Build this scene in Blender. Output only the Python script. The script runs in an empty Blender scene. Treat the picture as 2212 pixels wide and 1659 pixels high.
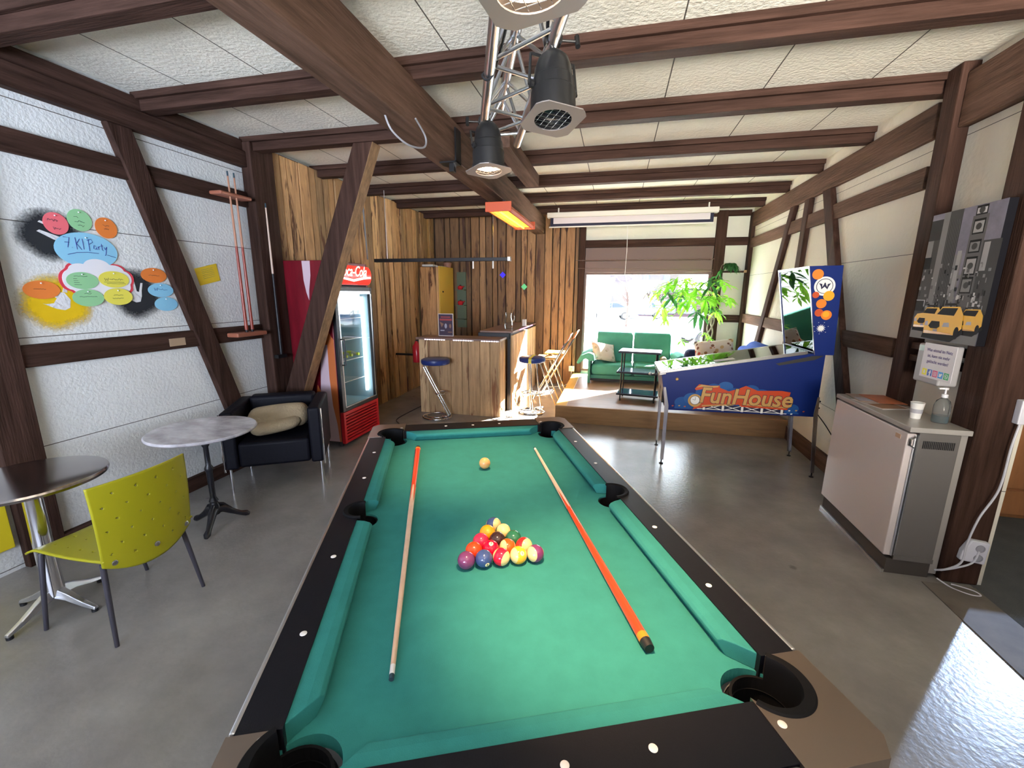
import bpy, bmesh, math, random
from mathutils import Vector, Matrix, Euler
random.seed(7)
S = bpy.context.scene
COL = S.collection
PI = math.pi
c_, s_ = math.cos, math.sin

# ------------------------------------------------------------------ camera
P_, R_, W_ = 0.21090214, -0.00556533, 0.2335409
def rotm(p, r, w):
    B = Matrix(((1,0,0),(0,0,1),(0,-1,0)))
    Rz = Matrix(((c_(w),-s_(w),0),(s_(w),c_(w),0),(0,0,1)))
    Rx = Matrix(((1,0,0),(0,c_(p),s_(p)),(0,-s_(p),c_(p))))
    Rr = Matrix(((c_(r),-s_(r),0),(s_(r),c_(r),0),(0,0,1)))
    return Rz @ Rx @ B @ Rr
Rm = rotm(P_, R_, W_) @ Matrix(((1,0,0),(0,-1,0),(0,0,-1)))
cd = bpy.data.cameras.new('camera'); cam = bpy.data.objects.new('camera', cd); COL.objects.link(cam)
cd.sensor_fit = 'HORIZONTAL'; cd.sensor_width = 36.0; cd.lens = 925.6/2212*36
cd.clip_start = 0.05; cd.clip_end = 500
cam.matrix_world = Matrix.Translation((0,0,1.658)) @ Rm.to_4x4()
S.camera = cam

# ------------------------------------------------------------------ world, sun, exposure
w = bpy.data.worlds.new('sky'); S.world = w; w.use_nodes = True
bg = w.node_tree.nodes['Background']; bg.inputs[0].default_value = (0.80,0.90,1.0,1); bg.inputs[1].default_value = 9.0
S.view_settings.view_transform = 'Standard'; S.view_settings.look = 'None'
S.view_settings.exposure = 0.95; S.view_settings.gamma = 1.0
try: S.view_settings.use_curve_mapping = False
except Exception: pass
try:
    S.cycles.use_denoising = True; S.cycles.max_bounces = 8; S.cycles.diffuse_bounces = 5
    S.cycles.glossy_bounces = 4; S.cycles.transparent_max_bounces = 12; S.cycles.sample_clamp_indirect = 6.0
    S.cycles.caustics_reflective = False; S.cycles.caustics_refractive = False
except Exception: pass
def light(name, kind, loc, energy, color=(1,1,1), direction=None, **kw):
    d = bpy.data.lights.new(name, kind); d.energy = energy; d.color = color
    for k, v in kw.items(): setattr(d, k, v)
    o = bpy.data.objects.new(name, d); COL.objects.link(o); o.location = loc
    if direction is not None: o.rotation_euler = Vector(direction).to_track_quat('-Z','Y').to_euler()
    return o
az, el = math.radians(41), math.radians(28)
light('sun','SUN',(20,25,20), 120.0, (1.0,0.95,0.88), (-s_(az)*c_(el), -c_(az)*c_(el), -s_(el)), angle=math.radians(0.9))
# added daylight fill at unseen rear windows, tilted up to brighten walls and ceiling
light('rear_fill_light','AREA',(-1.4,-2.60,1.65), 125, (0.74,0.83,1.0), (-0.35,1,0.45), spread=math.radians(105), shape='RECTANGLE', size=2.6, size_y=1.5)
light('rear_fill_light','AREA',(1.2,-2.60,1.5), 125, (1.0,0.92,0.80), (0.05,1,0.55), spread=math.radians(82), shape='RECTANGLE', size=1.4, size_y=1.5)
wp = light('back_window_portal','AREA',(0.465,7.93,1.13), 1, (1,1,1), (0,-1,0), shape='RECTANGLE', size=2.06, size_y=1.74)
wp.data.cycles.is_portal = True

# ------------------------------------------------------------------ materials
MATS = {}
def nd(nt, t, **kw):
    n = nt.nodes.new(t)
    for k, v in kw.items():
        if k.startswith('i_'): n.inputs[k[2:].replace('_',' ')].default_value = v
        else: setattr(n, k, v)
    return n
def mat(name, col, rough=0.5, metal=0.0, var=0.0, vscale=4.0, stretch=(1,1,1), bump=0.0, bscale=60, emit=None, estr=0.0, trans=0.0, ior=1.45, alpha=1.0, coat=0.0, dark=None, seams=None, sub=0.0, spec=0.5):
    if name in MATS: return MATS[name]
    m = bpy.data.materials.new(name); m.use_nodes = True; nt = m.node_tree
    b = nt.nodes['Principled BSDF']
    b.inputs['Base Color'].default_value = (*col,1); b.inputs['Roughness'].default_value = rough
    b.inputs['Metallic'].default_value = metal; b.inputs['IOR'].default_value = ior
    b.inputs['Transmission Weight'].default_value = trans; b.inputs['Coat Weight'].default_value = coat
    b.inputs['Specular IOR Level'].default_value = spec
    if alpha < 1: b.inputs['Alpha'].default_value = alpha
    if emit: b.inputs['Emission Color'].default_value = (*emit,1); b.inputs['Emission Strength'].default_value = estr
    if var or bump or seams:
        tc = nd(nt,'ShaderNodeTexCoord'); mp = nd(nt,'ShaderNodeMapping'); nt.links.new(tc.outputs['Object'], mp.inputs[0])
        mp.inputs['Scale'].default_value = stretch
    colsock = None
    if var:
        n = nd(nt,'ShaderNodeTexNoise', i_Scale=vscale, i_Detail=6.0, i_Roughness=0.62); nt.links.new(mp.outputs[0], n.inputs['Vector'])
        r = nd(nt,'ShaderNodeValToRGB'); r.color_ramp.elements[0].position = 0.32; r.color_ramp.elements[1].position = 0.70
        dk = dark or tuple(x*(1-var) for x in col)
        r.color_ramp.elements[0].color = (*dk,1); r.color_ramp.elements[1].color = (*[min(1,x*(1+var*0.35)) for x in col],1)
        nt.links.new(n.outputs[0], r.inputs[0]); colsock = r.outputs[0]
    if seams:
        axis, off, per, wid = seams     # thin dark joints between panels; axis index, offset, spacing
        sx = nd(nt,'ShaderNodeSeparateXYZ'); nt.links.new(tc.outputs['Object'], sx.inputs[0])
        a = nd(nt,'ShaderNodeMath', operation='SUBTRACT'); nt.links.new(sx.outputs[axis], a.inputs[0]); a.inputs[1].default_value = off - per/2
        q = nd(nt,'ShaderNodeMath', operation='PINGPONG'); nt.links.new(a.outputs[0], q.inputs[0]); q.inputs[1].default_value = per/2
        l = nd(nt,'ShaderNodeMath', operation='GREATER_THAN'); nt.links.new(q.outputs[0], l.inputs[0]); l.inputs[1].default_value = per/2 - wid
        mx = nd(nt,'ShaderNodeMixRGB'); nt.links.new(l.outputs[0], mx.inputs[0]); mx.inputs[2].default_value = (0.10,0.09,0.075,1)
        if colsock: nt.links.new(colsock, mx.inputs[1])
        else: mx.inputs[1].default_value = (*col,1)
        colsock = mx.outputs[0]
    if colsock: nt.links.new(colsock, b.inputs['Base Color'])
    if bump:
        n2 = nd(nt,'ShaderNodeTexNoise', i_Scale=float(bscale), i_Detail=4.0); nt.links.new(mp.outputs[0], n2.inputs['Vector'])
        bp = nd(nt,'ShaderNodeBump', i_Strength=bump, i_Distance=0.01); nt.links.new(n2.outputs[0], bp.inputs['Height'])
        nt.links.new(bp.outputs[0], b.inputs['Normal'])
    if sub:
        tr = nd(nt,'ShaderNodeBsdfTranslucent'); tr.inputs[0].default_value = (*[min(1,x*2.2) for x in col],1)
        mxs = nd(nt,'ShaderNodeMixShader'); mxs.inputs[0].default_value = sub
        out = nt.nodes['Material Output']
        nt.links.new(b.outputs[0], mxs.inputs[1]); nt.links.new(tr.outputs[0], mxs.inputs[2]); nt.links.new(mxs.outputs[0], out.inputs[0])
    MATS[name] = m
    return m

def plank_mat(name, stretch, light_c=(0.50,0.31,0.14), dark_c=(0.13,0.055,0.025)):
    """rough sawn boards: every board its own tone (attribute rnd), bark and burn streaks along the grain"""
    m = bpy.data.materials.new(name); m.use_nodes = True; nt = m.node_tree; b = nt.nodes['Principled BSDF']; L = nt.links.new
    tc = nd(nt,'ShaderNodeTexCoord'); mp = nd(nt,'ShaderNodeMapping'); L(tc.outputs['Object'], mp.inputs[0]); mp.inputs['Scale'].default_value = stretch
    at = nd(nt,'ShaderNodeAttribute', attribute_name='rnd')
    add = nd(nt,'ShaderNodeVectorMath', operation='MULTIPLY_ADD'); L(at.outputs['Fac'], add.inputs[0]); add.inputs[1].default_value = (37,53,71); L(mp.outputs[0], add.inputs[2])
    r1 = nd(nt,'ShaderNodeValToRGB'); e = r1.color_ramp.elements
    e[0].color = (*[x*0.38 for x in light_c],1); e[1].color = (*light_c,1)
    e2 = r1.color_ramp.elements.new(0.5); e2.color = (light_c[0]*0.72, light_c[1]*0.66, light_c[2]*0.60, 1)
    L(at.outputs['Fac'], r1.inputs[0])
    n = nd(nt,'ShaderNodeTexNoise', i_Scale=4.0, i_Detail=8.0, i_Roughness=0.65); L(add.outputs[0], n.inputs['Vector'])
    r2 = nd(nt,'ShaderNodeValToRGB'); r2.color_ramp.elements[0].position = 0.30; r2.color_ramp.elements[1].position = 0.70
    r2.color_ramp.elements[0].color = (0.62,0.58,0.54,1); r2.color_ramp.elements[1].color = (1.15,1.12,1.05,1); L(n.outputs[0], r2.inputs[0])
    mu = nd(nt,'ShaderNodeMixRGB', blend_type='MULTIPLY'); mu.inputs[0].default_value = 1; L(r1.outputs[0], mu.inputs[1]); L(r2.outputs[0], mu.inputs[2])
    n3 = nd(nt,'ShaderNodeTexNoise', i_Scale=1.9, i_Detail=5.0, i_Roughness=0.6, i_Distortion=0.9); L(add.outputs[0], n3.inputs['Vector'])
    r3 = nd(nt,'ShaderNodeValToRGB'); r3.color_ramp.elements[0].position = 0.565; r3.color_ramp.elements[1].position = 0.63; L(n3.outputs[0], r3.inputs[0])
    mx = nd(nt,'ShaderNodeMixRGB'); L(r3.outputs[0], mx.inputs[0]); L(mu.outputs[0], mx.inputs[1]); mx.inputs[2].default_value = (*dark_c,1)
    L(mx.outputs[0], b.inputs['Base Color']); b.inputs['Roughness'].default_value = 0.72
    bp = nd(nt,'ShaderNodeBump', i_Strength=0.5, i_Distance=0.01); L(n.outputs[0], bp.inputs['Height']); L(bp.outputs[0], b.inputs['Normal'])
    MATS[name] = m; return m

def spray_mat(name, col, ellip=1.0):
    """sprayed paint with a fuzzy edge, drawn on a thin film of paint"""
    m = bpy.data.materials.new(name); m.use_nodes = True; nt = m.node_tree; b = nt.nodes['Principled BSDF']; L = nt.links.new
    b.inputs['Base Color'].default_value = (*col,1); b.inputs['Roughness'].default_value = 0.8
    tc = nd(nt,'ShaderNodeTexCoord'); mp = nd(nt,'ShaderNodeMapping'); L(tc.outputs['Generated'], mp.inputs[0])
    mp.inputs['Location'].default_value = (0,-1,-1); mp.inputs['Scale'].default_value = (0,2,2)
    ln = nd(nt,'ShaderNodeVectorMath', operation='LENGTH'); L(mp.outputs[0], ln.inputs[0])
    n = nd(nt,'ShaderNodeTexNoise', i_Scale=90.0, i_Detail=3.0); L(tc.outputs['Object'], n.inputs['Vector'])
    n2 = nd(nt,'ShaderNodeTexNoise', i_Scale=9.0, i_Detail=2.0); L(tc.outputs['Object'], n2.inputs['Vector'])
    a = nd(nt,'ShaderNodeMath', operation='MULTIPLY_ADD'); L(n.outputs[0], a.inputs[0]); a.inputs[1].default_value = 0.30; L(ln.outputs['Value'], a.inputs[2])
    a2 = nd(nt,'ShaderNodeMath', operation='MULTIPLY_ADD'); L(n2.outputs[0], a2.inputs[0]); a2.inputs[1].default_value = 0.30; L(a.outputs[0], a2.inputs[2])
    mr = nd(nt,'ShaderNodeMapRange'); L(a2.outputs[0], mr.inputs[0]); mr.inputs[1].default_value = 0.90; mr.inputs[2].default_value = 1.30; mr.inputs[3].default_value = 1; mr.inputs[4].default_value = 0
    L(mr.outputs[0], b.inputs['Alpha']); MATS[name] = m; return m

TIMB = {}
for ax, st in (('x',(0.35,5,5)),('y',(5,0.35,5)),('z',(5,5,0.35))):
    TIMB[ax] = mat('dark_timber_'+ax, (0.060,0.031,0.023), 0.7, spec=0.12, var=0.55, vscale=5, stretch=st, bump=0.35, bscale=22, dark=(0.026,0.013,0.009))
    TIMB['g'+ax] = mat('weathered_timber_'+ax, (0.135,0.078,0.056), 0.75, spec=0.12, var=0.6, vscale=4, stretch=st, bump=0.5, bscale=18, dark=(0.06,0.034,0.022))
PLZ = plank_mat('rough_planks', (6,6,0.8), (0.82,0.52,0.26))
PLB = plank_mat('bar_planks', (6,6,0.6), (0.66,0.46,0.26), (0.20,0.085,0.035))
WHITE = (0.74,0.745,0.70)
m_ceil = mat('ceiling_panel', (0.86,0.83,0.73), 0.85, var=0.10, vscale=2.5, bump=0.7, bscale=45, seams=(0,0.26,0.64,0.004))
m_wallL = mat('rough_plaster_left', (0.76,0.77,0.75), 0.8, var=0.06, vscale=3, bump=0.45, bscale=55, seams=(2,0.70,0.675,0.0025))
m_wallR = mat('rough_plaster_right', (0.80,0.755,0.64), 0.75, var=0.06, vscale=2, bump=0.35, bscale=30, seams=(2,1.94,0.675,0.002))
m_floor = mat('concrete_floor', (0.265,0.25,0.235), 0.24, var=0.28, vscale=2.2, bump=0.12, bscale=40)
nt = m_floor.node_tree; pb_ = nt.nodes['Principled BSDF']; src = pb_.inputs['Base Color'].links[0].from_socket
tc = nd(nt,'ShaderNodeTexCoord'); vo = nd(nt,'ShaderNodeTexVoronoi', i_Scale=2.3); nt.links.new(tc.outputs['Object'], vo.inputs['Vector'])
nz = nd(nt,'ShaderNodeTexNoise', i_Scale=26.0, i_Detail=3.0); nt.links.new(tc.outputs['Object'], nz.inputs['Vector'])
ad = nd(nt,'ShaderNodeMath', operation='MULTIPLY_ADD'); nt.links.new(nz.outputs[0], ad.inputs[0]); ad.inputs[1].default_value = 0.10; nt.links.new(vo.outputs['Distance'], ad.inputs[2])
mrr = nd(nt,'ShaderNodeMapRange'); nt.links.new(ad.outputs[0], mrr.inputs[0]); mrr.inputs[1].default_value = 0.085; mrr.inputs[2].default_value = 0.115; mrr.inputs[3].default_value = 0.55; mrr.inputs[4].default_value = 0.0
n5 = nd(nt,'ShaderNodeTexNoise', i_Scale=0.9, i_Detail=2.0); nt.links.new(tc.outputs['Object'], n5.inputs['Vector'])
mx = nd(nt,'ShaderNodeMixRGB'); nt.links.new(mrr.outputs[0], mx.inputs[0]); nt.links.new(src, mx.inputs[1]); mx.inputs[2].default_value = (0.09,0.08,0.075,1); nt.links.new(mx.outputs[0], pb_.inputs['Base Color'])
m_black = mat('black_plastic', (0.012,0.012,0.014), 0.45)
m_bmet = mat('black_metal', (0.014,0.014,0.015), 0.35, metal=0.3)
m_chrome = mat('chrome', (0.78,0.78,0.80), 0.12, metal=1.0)
m_alu = mat('aluminium', (0.72,0.73,0.76), 0.28, metal=1.0)
m_steel = mat('brushed_steel', (0.50,0.49,0.47), 0.30, metal=1.0)
m_white = mat('white_paint', (0.82,0.82,0.80), 0.5)
m_glass = mat('clear_glass', (0.95,0.98,0.98), 0.02, trans=1.0, ior=1.3)

# ------------------------------------------------------------------ mesh builder
class MB:
    def __init__(s): s.bm = bmesh.new(); s.mi = 0; s.rnd = None; s.lay = s.bm.faces.layers.float.new('rnd')
    def f(s, vs, r=0.5):
        try:
            fc = s.bm.faces.new(vs); fc.material_index = s.mi; fc[s.lay] = r; return fc
        except ValueError: return None
    def v(s, p): return s.bm.verts.new(p)
    def box(s, x0, x1, y0, y1, z0, z1, r=0.5, M=None):
        P = [(x0,y0,z0),(x1,y0,z0),(x1,y1,z0),(x0,y1,z0),(x0,y0,z1),(x1,y0,z1),(x1,y1,z1),(x0,y1,z1)]
        if M is not None: P = [M @ Vector(p) for p in P]
        V = [s.v(p) for p in P]
        for q in ((3,2,1,0),(4,5,6,7),(0,1,5,4),(1,2,6,5),(2,3,7,6),(3,0,4,7)): s.f([V[i] for i in q], r)
        return s
    def prism(s, pts, a, b, axis='y', r=0.5):
        """extrude a 2-D outline between a and b along an axis; outline in the two other axes"""
        def P(p, t):
            return {'x':(t,p[0],p[1]),'y':(p[0],t,p[1]),'z':(p[0],p[1],t)}[axis]
        A = [s.v(P(p,a)) for p in pts]; B = [s.v(P(p,b)) for p in pts]; n = len(pts)
        s.f(A[::-1], r); s.f(B, r)
        for i in range(n): s.f([A[i],A[(i+1)%n],B[(i+1)%n],B[i]], r)
        return s
    def rings(s, R, closed_ends=True, loop=False):
        V = [[s.v(p) for p in ring] for ring in R]; n = len(V[0])
        for k in range(len(V)-1 + (1 if loop else 0)):
            a, b = V[k], V[(k+1)%len(V)]
            for i in range(n): s.f([a[i],a[(i+1)%n],b[(i+1)%n],b[i]])
        if closed_ends and not loop: s.f(V[0][::-1]); s.f(V[-1])
        return s
    def tube(s, pts, r, seg=10, loop=False):
        pts = [Vector(p) for p in pts]; R = []; n = len(pts)
        rs = r if isinstance(r,(list,tuple)) else [r]*n
        up = None
        for i, p in enumerate(pts):
            if loop: t = (pts[(i+1)%n]-pts[i-1]).normalized()
            else: t = (pts[min(i+1,n-1)]-pts[max(i-1,0)]).normalized()
            if up is None: up = Vector((0,0,1)) if abs(t.z) < 0.9 else Vector((1,0,0))
            x = t.cross(up).normalized(); y = x.cross(t).normalized(); up = y
            R.append([p + (x*c_(2*PI*k/seg) + y*s_(2*PI*k/seg))*rs[i] for k in range(seg)])
        return s.rings(R, True, loop)
    def lathe(s, prof, seg=32, o=(0,0,0), M=None):
        R = []
        for (r, z) in prof:
            ring = [Vector((max(r,1e-4)*c_(2*PI*k/seg), max(r,1e-4)*s_(2*PI*k/seg), z)) for k in range(seg)]
            if M is not None: ring = [M @ p for p in ring]
            R.append([p + Vector(o) for p in ring])
        return s.rings(R)
    def sphere(s, c, r, seg=24, rg=14, sc=(1,1,1)):
        pr = [(r*s_(PI*i/rg), -r*c_(PI*i/rg)) for i in range(rg+1)]
        R = [[(c[0]+max(a,1e-4)*c_(2*PI*k/seg)*sc[0], c[1]+max(a,1e-4)*s_(2*PI*k/seg)*sc[1], c[2]+z*sc[2]) for k in range(seg)] for a, z in pr]
        return s.rings(R)
    def poly3(s, pts, r=0.5): return s.f([s.v(p) for p in pts], r)
    def build(s, name, mats, parent=None, bevel=0, smooth=False, loc=(0,0,0), rot=(0,0,0), seg=2, ang=35, subd=0, sol=0, recalc=True):
        if recalc: bmesh.ops.recalc_face_normals(s.bm, faces=s.bm.faces)
        me = bpy.data.meshes.new(name); s.bm.to_mesh(me); s.bm.free()
        o = bpy.data.objects.new(name, me); COL.objects.link(o)
        for m in (mats if isinstance(mats,(list,tuple)) else [mats]): me.materials.append(m)
        if parent is not None: o.parent = parent
        o.location = loc; o.rotation_euler = rot
        if sol: md = o.modifiers.new('s','SOLIDIFY'); md.thickness = sol; md.offset = 0
        if bevel:
            md = o.modifiers.new('b','BEVEL'); md.width = bevel; md.segments = seg; md.limit_method = 'ANGLE'; md.angle_limit = math.radians(30); md.harden_normals = False
        if subd: md = o.modifiers.new('u','SUBSURF'); md.levels = subd; md.render_levels = subd
        if smooth:
            for p in me.polygons: p.use_smooth = True
            try: me.set_sharp_from_angle(angle=math.radians(ang))
            except Exception: pass
        return o
def tag(o, label, cat, group=None):
    o['label'] = label; o['category'] = cat
    if group: o['group'] = group
    return o
def thing(name, label, cat, loc=(0,0,0), rz=0, group=None):
    o = bpy.data.objects.new(name, None); COL.objects.link(o); o.location = loc; o.rotation_euler = (0,0,rz); o.empty_display_size = 0.1
    return tag(o, label, cat, group)
def struct(o): o['kind'] = 'structure'; return o
def kids(o): return [c for c in bpy.data.objects if c.parent == o]
def copy_tree(o, parent=None):
    c = o.copy(); COL.objects.link(c); c.parent = parent
    for ch in kids(o): copy_tree(ch, c)
    return c
def boolean(o, cutters):
    for ct in cutters:
        md = o.modifiers.new('cut','BOOLEAN'); md.object = ct; md.operation = 'DIFFERENCE'; md.solver = 'EXACT'
    # booleans run before the bevel
    names = [m.name for m in o.modifiers if m.type == 'BEVEL']
    for nme in names:
        i = o.modifiers.find(nme); o.modifiers.move(i, len(o.modifiers)-1)
    dg = bpy.context.evaluated_depsgraph_get(); dg.update()
    me = bpy.data.meshes.new_from_object(o.evaluated_get(dg))
    o.modifiers.clear(); o.data = me
def text(name, body, size, m, parent, origin, ux, uy, ext=0.0015, shear=0, bold=0.0, align='CENTER', sx=1.0, off=0.0, label=None):
    cu = bpy.data.curves.new(name,'FONT'); cu.body = body; cu.size = size; cu.extrude = ext; cu.offset = bold; cu.shear = shear
    cu.align_x = align; cu.align_y = 'CENTER'; cu.resolution_u = 3
    t = bpy.data.objects.new(name, cu); COL.objects.link(t)
    dg = bpy.context.evaluated_depsgraph_get(); me = bpy.data.meshes.new_from_object(t.evaluated_get(dg))
    bpy.data.objects.remove(t)
    X = Vector(ux).normalized(); Y = Vector(uy).normalized(); N = X.cross(Y)
    for v in me.vertices: v.co = Vector(origin) + X*v.co.x*sx + Y*v.co.y + N*(v.co.z + off)
    me.materials.clear(); me.materials.append(m)
    o = bpy.data.objects.new(name, me); COL.objects.link(o); o.parent = parent
    if label: o['label'] = label
    return o
def ell(cx, cy, rx, ry, n=40, rot=0, a0=0, a1=2*PI):
    out = []
    for k in range(n):
        a = a0 + (a1-a0)*k/(n if a1-a0 > 6.28 else n-1); x, y = rx*c_(a), ry*s_(a)
        out.append((cx + x*c_(rot)-y*s_(rot), cy + x*s_(rot)+y*c_(rot)))
    return out
def flat(name, shapes, parent, origin, ux, uy, th=0.0015, off=0.0, label=None):
    """thin printed or cut-out pieces in a plane: shapes = list of (outline, material[, lift])"""
    X = Vector(ux).normalized(); Y = Vector(uy).normalized(); N = X.cross(Y); O = Vector(origin)
    b = MB(); ml = []
    for sh in shapes:
        pts, m = sh[0], sh[1]; lift = sh[2] if len(sh) > 2 else 0
        if m not in ml: ml.append(m)
        b.mi = ml.index(m)
        A = [b.v(O + X*p[0] + Y*p[1] + N*(off+lift)) for p in pts]; B = [b.v(O + X*p[0] + Y*p[1] + N*(off+lift+th)) for p in pts]
        b.f(A[::-1]); b.f(B)
        for i in range(len(pts)): b.f([A[i],A[(i+1)%len(pts)],B[(i+1)%len(pts)],B[i]])
    o = b.build(name, ml, parent)
    if label: o['label'] = label
    return o
def rc(x0, y0, x1, y1): return [(x0,y0),(x1,y0),(x1,y1),(x0,y1)]
def trim(m, fn, bevel=0.006):
    global TN
    b = MB(); fn(b); TN += 1
    return struct(b.build('trim_%d' % TN, m, bevel=bevel))
TN = 0
XL, XR, YB, ZC = -3.43, 2.04, 7.85, 3.03

# ------------------------------------------------------------------ shell
b = MB(); b.box(-3.6,2.1,-3.1,YB+0.2,-0.12,0); struct(b.build('floor', m_floor))
b = MB(); b.box(-3.6,2.16,-3.1,YB+0.2,ZC,ZC+0.12); b.box(2.16,6.3,-3.1,4.35,ZC,ZC+0.12); struct(b.build('ceiling', m_ceil))
b = MB(); b.box(-3.6,XL,-3.1,YB+0.2,0,ZC); struct(b.build('wall_left', m_wallL))
b = MB(); b.box(XR,XR+0.12,2.78,YB+0.2,0,ZC); struct(b.build('wall_right', m_wallR))
# back wall with the window opening X -0.57..1.50, z 0.26..2.0
b = MB()
b.box(-3.6,-0.57,YB,YB+0.2,0,ZC); b.box(1.50,2.2,YB,YB+0.2,0,ZC); b.box(-0.57,1.50,YB,YB+0.2,0,0.26); b.box(-0.57,1.50,YB,YB+0.2,2.0,ZC)
struct(b.build('wall_back', mat('back_plaster',(0.72,0.71,0.60),0.75,var=0.06,vscale=2,bump=0.3,bscale=30)))
# wall behind the camera, with two street-side window openings
b = MB()
b.box(-3.6,-2.7,-3.1,-2.96,0,ZC); b.box(-0.1,0.5,-3.1,-2.96,0,ZC); b.box(1.9,6.2,-3.1,-2.96,0,ZC)
for x0, x1 in ((-2.7,-0.1),(0.5,1.9)): b.box(x0,x1,-3.1,-2.96,0,1.0); b.box(x0,x1,-3.1,-2.96,2.5,ZC)
struct(b.build('wall_front', m_wallR))
# hall to the right: carpet, threshold, rear wall with its own window
b = MB(); b.box(2.1,6.2,-3.1,4.3,-0.12,0.0); struct(b.build('floor', mat('grey_carpet',(0.085,0.09,0.095),0.95,var=0.2,vscale=6,bump=0.5,bscale=200)))
b = MB(); b.box(1.84,2.1,-3.0,2.73,0.0,0.006); struct(b.build('trim_90', mat('worn_threshold',(0.15,0.13,0.11),0.6,var=0.3,vscale=5)))
b = MB(); b.box(2.16,2.85,4.25,4.37,0,ZC); b.box(2.85,5.6,4.25,4.37,0,1.02); b.box(2.85,5.6,4.25,4.37,2.72,ZC); b.box(5.6,6.2,4.25,4.37,0,ZC)
struct(b.build('wall_hall', mat('hall_plaster',(0.50,0.52,0.47),0.8)))
b = MB(); b.box(6.2,6.3,-3.1,4.37,0,ZC); struct(b.build('wall_hall_side', mat('hall_plaster',(0.5,0.52,0.47),0.8)))

tm = bpy.data.materials.new('sun_dimming_pane'); tm.use_nodes = True; nt = tm.node_tree; nt.nodes.remove(nt.nodes['Principled BSDF'])
tr = nd(nt,'ShaderNodeBsdfTransparent'); tr.inputs[0].default_value = (0.062,0.074,0.094,1); nt.links.new(tr.outputs[0], nt.nodes['Material Output'].inputs[0])  # added tint that dims and cools the sun coming through the hall
b = MB(); b.box(2.85,2.90,4.24,4.36,1.02,2.72); b.box(5.55,5.6,4.24,4.36,1.02,2.72); b.box(2.90,5.55,4.24,4.36,2.67,2.72); b.box(2.90,5.55,4.24,4.36,1.02,1.06)
w2 = struct(b.build('window_2', mat('hall_frame',(0.5,0.5,0.48),0.5)))
b = MB(); b.box(2.90,5.55,4.30,4.306,1.06,2.67); b.build('pane', tm, w2)  # carries the added tint that dims the sun
tm2 = bpy.data.materials.new('sky_dimming_pane'); tm2.use_nodes = True; nt = tm2.node_tree; nt.nodes.remove(nt.nodes['Principled BSDF'])
tr = nd(nt,'ShaderNodeBsdfTransparent'); tr.inputs[0].default_value = (0.13,0.18,0.30,1); nt.links.new(tr.outputs[0], nt.nodes['Material Output'].inputs[0])  # added tint that dims and blues sky light from the unseen rear windows
for i, (x0, x1) in enumerate(((-2.7,-0.1),(0.5,1.9))):
    b = MB(); b.box(x0,x1,-3.04,-3.0,1.0,1.04); b.box(x0,x1,-3.04,-3.0,2.46,2.5); b.box(x0,x0+0.04,-3.04,-3.0,1.04,2.46); b.box(x1-0.04,x1,-3.04,-3.0,1.04,2.46); b.box((x0+x1)/2-0.03,(x0+x1)/2+0.03,-3.04,-3.0,1.04,2.46)
    w3 = struct(b.build('window_%d' % (3+i), mat('hall_frame',(0.5,0.5,0.48),0.5)))
    b = MB(); b.box(x0+0.04,x1-0.04,-3.025,-3.02,1.04,2.46); b.build('pane', tm2, w3)  # unseen, carries the added tint that dims the sky light
# rafters (run left-right), each with a batten along its upper near edge
for y in (-1.0,-0.1,0.88,1.80,2.70,3.62,4.56,5.48,6.40,7.34):
    x0 = -3.43; x1 = 2.04
    trim([TIMB['x']], lambda b: (b.box(x0,x1,y,y+0.10,2.915,ZC), b.box(x0,x1,y-0.03,y,2.985,ZC)), 0.004)
# main longitudinal beam
trim([TIMB['gy']], lambda b: b.box(-1.465,-1.27,-3.0,YB,2.655,2.93), 0.008)
# short hanging beam stub right of it
trim([TIMB['gy']], lambda b: b.box(-1.045,-0.90,3.66,5.02,2.80,2.92), 0.006)
# left wall timbers
trim([TIMB['y']], lambda b: b.box(XL,XL+0.07,-3.0,3.58,2.765,2.90))
trim([TIMB['y']], lambda b: b.box(XL,XL+0.04,-3.0,3.58,2.902,3.0))
trim([TIMB['y']], lambda b: b.box(XL,XL+0.035,-3.0,3.58,2.42,2.555))
trim([TIMB['y']], lambda b: b.box(XL,XL+0.035,1.76,3.58,1.20,1.335))
trim([TIMB['y']], lambda b: b.box(XL,XL+0.05,1.76,3.60,0.0,0.115))
trim([TIMB['z']], lambda b: b.prism([(2.445,2.765),(2.605,2.765),(3.38,0.115),(3.20,0.115)], XL, XL+0.055, 'x'))
trim([TIMB['z']], lambda b: b.box(XL,XL+0.05,1.575,1.765,0.0,2.765))
trim([TIMB['z']], lambda b: b.box(XL,XL+0.115,3.58,3.86,0,2.985), 0.01)
# big free brace from the rafter down to the corner
bo = trim([TIMB['z'], mat('sunlit_timber_face',(0.34,0.20,0.10),0.7,var=0.5,vscale=5,stretch=(5,5,0.5),bump=0.5,bscale=18)], lambda b: b.prism([(-2.29,2.915),(-2.10,2.915),(-3.04,0.64),(-3.22,0.14),(-3.305,0.14),(-3.305,0.52)], 3.625, 3.765, 'y'), 0.008)
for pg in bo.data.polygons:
    if pg.normal.x > 0.7: pg.material_index = 1  # warm sunlight painted into the colour of the right-hand face
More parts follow.
